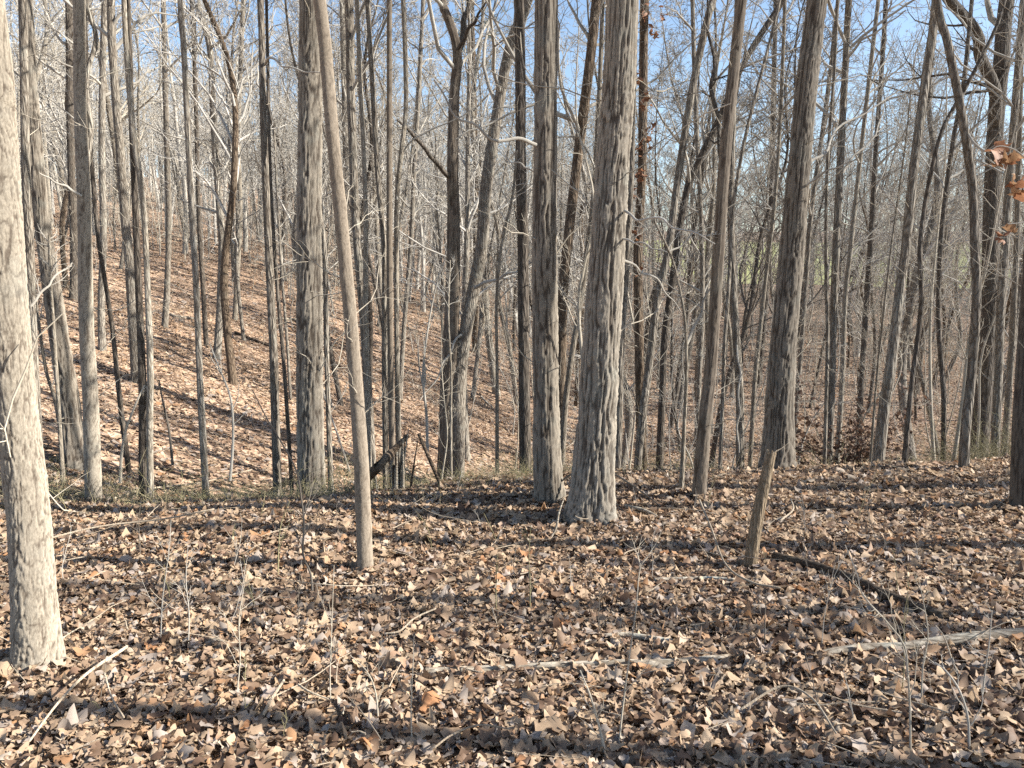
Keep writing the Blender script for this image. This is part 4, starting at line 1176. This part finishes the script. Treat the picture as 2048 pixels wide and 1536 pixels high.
def scatter(protos, x, y, size, tilt, lift, rng):
    n = len(x)
    z = terrain(x, y) + lift
    e = 0.15
    sx = (terrain(x + e, y) - terrain(x - e, y)) / (2 * e); sy = (terrain(x, y + e) - terrain(x, y - e)) / (2 * e)
    rot = np.stack([rng.normal(0, tilt, n) + np.arctan(sy), rng.normal(0, tilt, n) - np.arctan(sx), np.zeros(n)], -1)
    # spin about the leaf's own normal first, then tilt: compose as matrices and read back Euler angles
    yaw = rng.uniform(0, 2 * math.pi, n)
    cx, sx_ = np.cos(rot[:, 0]), np.sin(rot[:, 0]); cy, sy_ = np.cos(rot[:, 1]), np.sin(rot[:, 1]); cz, sz = np.cos(yaw), np.sin(yaw)
    A = np.zeros((n, 3, 3))
    A[:, 0, 0] = cy; A[:, 0, 1] = sy_ * sx_; A[:, 0, 2] = sy_ * cx
    A[:, 1, 1] = cx; A[:, 1, 2] = -sx_
    A[:, 2, 0] = -sy_; A[:, 2, 1] = cy * sx_; A[:, 2, 2] = cy * cx
    Z = np.zeros((n, 3, 3)); Z[:, 0, 0] = cz; Z[:, 0, 1] = -sz; Z[:, 1, 0] = sz; Z[:, 1, 1] = cz; Z[:, 2, 2] = 1
    Q = A @ Z
    eul = np.stack([np.arctan2(Q[:, 2, 1], Q[:, 2, 2]), -np.arcsin(np.clip(Q[:, 2, 0], -1, 1)), np.arctan2(Q[:, 1, 0], Q[:, 0, 0])], -1)
    asp = np.stack([rng.uniform(0.7, 1.25, n), np.ones(n), rng.uniform(0.7, 1.6, n)], -1)
    return np.stack([x, y, z], -1), eul, size[:, None] * asp, rng.integers(0, len(protos), n), rng.random(n)

def in_view(n, y0, y1, rng, margin=0.9):
    y = np.sqrt(rng.uniform(y0 ** 2, y1 ** 2, n))
    x = rng.uniform(-1, 1, n) * (0.68 * y + margin)
    return x, y

rng = np.random.default_rng(90)
near = [leaf_proto(k % 3 if k % 5 else 0, 7, 40 + k) for k in range(24)]
mid = [leaf_proto(k % 3, 4, 70 + k) for k in range(12)]
far = [leaf_proto(1 if k % 2 else 2, 2, 90 + k) for k in range(8)]
def litter(name, protos, parts):
    S = [source('leaf_piece', V, F, M['leaf'], False) for V, F in protos]
    D = [scatter(protos, *p, rng) for p in parts]
    P_, E_, Z_, I_, T_ = (np.concatenate([d[q] for d in D]) for q in range(5))
    strew(name, P_, E_, Z_, I_, S, T_, ground)
x, y = in_view(56000, 1.7, 4.4, rng)
x2, y2 = in_view(118000, 4.4, 9.4, rng, 1.2)
for (tx, ty), (lb, wp_, rd_) in zip(TREES, PATHS):          # leaves drifted against the trunks
    if ty < 8.2:
        m_ = int(60 + 900 * rd_[1])
        a_ = rng.uniform(0, 2 * math.pi, m_); q_ = rd_[1] * 1.15 + np.abs(rng.normal(0, 0.07, m_))
        x = np.concatenate([x, tx + np.cos(a_) * q_]); y = np.concatenate([y, ty + np.sin(a_) * q_])
lift1 = rng.uniform(0.0, 0.04, len(x)); lift1[56000:] += 0.02
litter('leaf_litter', near, [(x, y, rng.gamma(3.2, 0.0112, len(x)).clip(0.011, 0.10), 0.27, lift1),
                             (x2, y2, rng.gamma(3.2, 0.0120, len(x2)).clip(0.013, 0.10), 0.27, rng.uniform(0.0, 0.04, len(x2)))])
x, y = in_view(80000, 9.4, 24, rng, 2)
x2, y2 = in_view(80000, 24, 52, rng, 2)
litter('slope_litter', far, [(x, y, rng.gamma(8, 0.0095, len(x)).clip(0.04, 0.15), 0.30, rng.uniform(0.0, 0.04, len(x))),
                             (x2, y2, rng.gamma(8, 0.0140, len(x2)).clip(0.06, 0.22), 0.30, rng.uniform(0.0, 0.04, len(x2)))])

# the largest leaves, one by one
rng = np.random.default_rng(91)
meshes = []
for k in range(21):
    V, F = leaf_proto((0, 2, 0, 1)[k % 4], 11, 140 + k)
    o = add('leaf', V, F, LEAF_MATS[k % 7], ground, False)
    meshes.append(o)
def put_leaf(i, x, y, size, tilt, lift):
    src = meshes[i % 21]
    o = src if i < 21 else src.copy()
    if i >= 21:
        COL.objects.link(o)
        o.parent = ground
    o.location = (x, y, float(terrain(x, y)) + lift)
    o.scale = (size, size, size)
    o.rotation_euler = (rng.normal(0, tilt), rng.normal(0, tilt), rng.uniform(0, 6.28))
    return o
order = np.argsort(rng.random(300))
for i in range(300):
    yy = math.sqrt(rng.uniform(2.1 ** 2, 5.2 ** 2)); xx = rng.uniform(-0.66, 0.66) * yy
    put_leaf(i, xx, yy, rng.uniform(0.05, 0.088), 0.24, rng.uniform(0.022, 0.045))

# fine twigs among the leaves
rng = np.random.default_rng(92)
x, y = in_view(520, 1.9, 8.6, rng)
z = terrain(x, y) + rng.uniform(0.02, 0.07, len(x))
d = np.stack([rng.normal(size=len(x)), rng.normal(size=len(x)), rng.normal(0, 0.12, len(x))], -1)
P = grow(np.stack([x, y, z], -1), d, rng.gamma(3, 0.09, len(x)).clip(0.06, 0.8), 6, 0.10, 0.0, rng)
P[:, :, 2] = np.maximum(P[:, :, 2], terrain(P[:, :, 0], P[:, :, 1]) + 0.015)
R = rng.uniform(0.0012, 0.0042, len(x))[:, None] * np.linspace(1, 0.5, 6)[None]
bag = Bag(); bag.put(*tubes(P, R, 5))
tag(bag.build('twig_debris', M['stick']), 'scattered fine dry twigs lying among the fallen leaves', None, None, 'stuff')

# dry grass and briers along the brow of the bank and in the hollow
rng = np.random.default_rng(93)
def blades(bag, cx, cy, n, spread, h, r=0.0016):
    x = cx + rng.normal(0, spread, n); y = cy + rng.normal(0, spread, n)
    z = terrain(x, y)
    d = np.stack([rng.normal(0, 0.45, n), rng.normal(0, 0.45, n), np.ones(n)], -1)
    P = grow(np.stack([x, y, z], -1), d, h * rng.uniform(0.4, 1.1, n), 6, 0.16, -0.16, rng)
    bag.put(*tubes(P, np.full(n, r)[:, None] * np.linspace(1, 0.4, 6)[None], 3))
bag = Bag()
for k in range(120):
    x = rng.uniform(-5.2, 0.8); yb = 7.0 + 0.09 * x + rng.normal(0.1, 0.45)
    blades(bag, x, yb, 26, 0.13, rng.uniform(0.12, 0.34))
for k in range(30):
    x = rng.uniform(0.8, 5.5); yb = 7.5 + 0.09 * x + rng.normal(0.2, 0.4)
    blades(bag, x, yb, 26, 0.12, rng.uniform(0.10, 0.25))
for k in range(40):
    x, yb = rng.normal(-0.9, 0.8), rng.normal(12.6, 0.8)
    blades(bag, x, yb, 40, 0.2, rng.uniform(0.2, 0.5), 0.0026)
tag(bag.build('dry_grass', M['grass']), 'tufts of dry yellowish grass along the brow of the bank', None, None, 'stuff')
bag = Bag()
for (px, py, Y, n, sp, h) in [(1985, 885, 8.6, 190, 0.30, 0.75), (1950, 880, 9.0, 120, 0.3, 0.6), (1640, 890, 8.9, 90, 0.3, 0.6), (1420, 900, 9.0, 60, 0.25, 0.5), (1320, 900, 9.0, 90, 0.25, 0.5), (330, 950, 7.2, 110, 0.35, 0.5), (100, 960, 7.0, 130, 0.3, 0.45), (640, 930, 7.2, 120, 0.3, 0.5), (1070, 930, 8.5, 60, 0.15, 0.6)]:
    p = at(px, py, Y)
    x = p[0] + rng.normal(0, sp, n); y = Y + rng.normal(0, sp, n)
    d = np.stack([rng.normal(0, 0.6, n), rng.normal(0, 0.6, n), np.ones(n)], -1)
    P = grow(np.stack([x, y, terrain(x, y)], -1), d, h * rng.uniform(0.5, 1.3, n), 9, 0.2, -0.12, rng)
    R = np.full((n, 1), 0.0024) * np.linspace(1, 0.4, 9)[None]
    bag.put(*tubes(P, R, 4))
    A, RA = spawn(P, R, 3, 0.2, 1.0, 0.4, 1.0, 0.35, 5, 0.2, -0.05, rng, 0.7, 0.5, rmin=0.0015)
    bag.put(*tubes(A, RA, 3))
tag(bag.build('undergrowth', M['brier']), 'tangled greenish briers along the brow of the bank', None, None, 'stuff')

# ------------------------------------------------------------------ leaves still hanging
def hang(points, sizes, mat, parent, base, protos, seed, name='leaves'):
    rng = np.random.default_rng(seed)
    n = len(points)
    Rm = rot_mats(n, 1.1, rng)
    b = Bag()
    for i in range(n):
        V, F = protos[i % len(protos)]
        b.put((V @ Rm[i].T) * sizes[i] + points[i] - base, F)
    o = b.build(name, mat, parent, False)
    o['kind'] = 'stuff'
    return o
rng = np.random.default_rng(94)
pts = []
for (px, py, n) in [(1310, 70, 7), (1322, 30, 6), (1278, 150, 8), (1290, 200, 10), (1300, 265, 7), (1272, 300, 8), (1278, 350, 10), (1264, 380, 7), (1272, 470, 8), (1278, 545, 5), (1296, 285, 6), (1285, 25, 8)]:
    for k in range(n):
        pts.append(at(px + rng.normal(0, 7), py + rng.normal(0, 10), b21[1] - 0.15 + rng.normal(0, 0.12)))
hang(pts, rng.uniform(0.04, 0.085, len(pts)), M['dead_red'], r21, b21, mid, 5)

# dark withered bush beyond the bank
c = at(1695, 900, 8.8); c[2] = float(terrain(c[0], c[1]))
root = empty('withered_bush', tuple(c), 'withered bush of dark brown leaves below the tan grey leaning tree', 'bush')
n = 16
P = grow(np.zeros((n, 3)) + rng.normal(0, 0.06, (n, 3)) * [1, 1, 0], np.stack([rng.normal(0.05, .5, n), rng.normal(0, .4, n), np.ones(n)], -1), rng.uniform(0.6, 1.35, n), 10, 0.12, 0.02, rng)
R = np.full((n, 1), 0.007) * np.linspace(1, 0.3, 10)[None]
bg = Bag(); bg.put(*tubes(P, R, 5))
A, RA = spawn(P, R, 6, 0.25, 1.0, 0.4, 1.1, 0.35, 6, 0.16, 0.0, rng, 0.6, 0.4, rmin=0.002)
bg.put(*tubes(A, RA, 4))
bg.build('branches', M['twig_dark'], root)
lp = A[:, 2:].reshape(-1, 3)
lp = lp[rng.random(len(lp)) < 0.8]
lp = np.repeat(lp, 3, axis=0) + rng.normal(0, 0.06, (len(lp) * 3, 3))
hang(list(lp + c), rng.uniform(0.03, 0.065, len(lp)), M['dead_dark'], root, c, mid, 6)

# oak twig with brown leaves reaching into the frame close by
sx, sy = 2.15, 2.95
sz = float(terrain(sx, sy))
root = empty('oak_sapling', (sx, sy, sz), 'young oak whose brown withered leaves dangle in at the frame edge', 'sapling')
base = np.array([sx, sy, sz])
stem = np.array([[0, 0, -0.05], [0.02, 0, 0.8], [-0.02, 0.01, 1.6], [0.05, 0, 2.4], [0.04, 0, 3.0]])
q, r, s = spline(stem, np.array([0.016, 0.014, 0.011, 0.008, 0.004]), 30)
add('stem', *tubes(q[None], r[None], 8), M['twig'], root)
for ti, (tp, lv) in enumerate([([(2095, 330), (2060, 322), (2030, 300), (2000, 292), (1982, 300)], [(1992, 305, 0.08), (2012, 318, 0.07), (2020, 322, 0.065), (1985, 330, 0.06), (2003, 296, 0.06), (2030, 312, 0.06)]),
                               ([(2100, 350), (2075, 355), (2050, 350), (2036, 352)], [(2040, 372, 0.09), (2028, 368, 0.075), (2046, 395, 0.07), (2034, 385, 0.06), (2044, 358, 0.06)]),
                               ([(2098, 440), (2070, 440), (2040, 446), (2015, 448)], [(2005, 468, 0.055), (2020, 456, 0.05), (2000, 480, 0.04)])]):
    tw = np.array([at(px, py, sy - 0.05) - base for px, py in tp])
    q, r, s = spline(tw, np.linspace(0.004, 0.0015, len(tw)), 20)
    add('twig', *tubes(q[None], r[None], 6), M['twig'], root)
    for k, (px, py, sz_) in enumerate(lv):
        V, F = leaf_proto(0, 11, 700 + ti * 9 + k)
        Rm = rot_mats(1, 1.2, np.random.default_rng(31 + ti * 5 + k))[0]
        p = at(px, py, sy - 0.05 + 0.01 * k) - base
        add('leaf', (V @ Rm.T) * sz_ * 1.0 + p, F, M['dead_brown'] if k % 2 else M['dead_red'], root, False)

# pine boughs high in the distance
p = np.array([at(945, 40, 34.0)[0], 34.0, 0]); p[2] = float(terrain(p[0], p[1]))
root = empty('pine_tree', tuple(p), 'green-needled pine showing faintly behind the forked pair', 'tree')
pz = at(940, 10, 34.0)[2] - p[2]
pth = np.array([[0, 0, -0.2], [0.1, 0, pz * 0.5], [0, 0.1, pz], [0.1, 0, pz + 4]])
q, r, s = spline(pth, np.array([0.14, 0.11, 0.07, 0.02]), 30)
add('trunk', *tubes(q[None], r[None], 10), M['rust'], root)
rng = np.random.default_rng(95)
A, RA = spawn(q[None], r[None], 34, 0.58, 1.0, 1.0, 1.5, 0.13, 6, 0.12, 0.05, rng, 0.3, 0.3)
B_, RB = spawn(A, RA, 7, 0.3, 1.0, 0.4, 1.0, 0.4, 4, 0.15, 0.05, rng, 0.5, 0.4, rmin=0.004)
bg = Bag(); bg.put(*tubes(A, RA, 4)); bg.put(*tubes(B_, RB, 3)); bg.build('branches', M['twig_dark'], root)
C_, RC = spawn(B_, RB, 20, 0.2, 1.0, 0.5, 1.1, 0.0, 3, 0.05, 0.0, rng, 0.5, 0.5)
s0 = C_[:, 0]
C_ = grow(s0, norm(rng.normal(size=s0.shape) + [0, 0, 0.4]), np.full(len(s0), 0.16), 3, 0.02, 0, rng)
o = add('needles', *tubes(C_, np.full((len(s0), 3), 0.0035), 3), M['needle'], root)
o['kind'] = 'stuff'
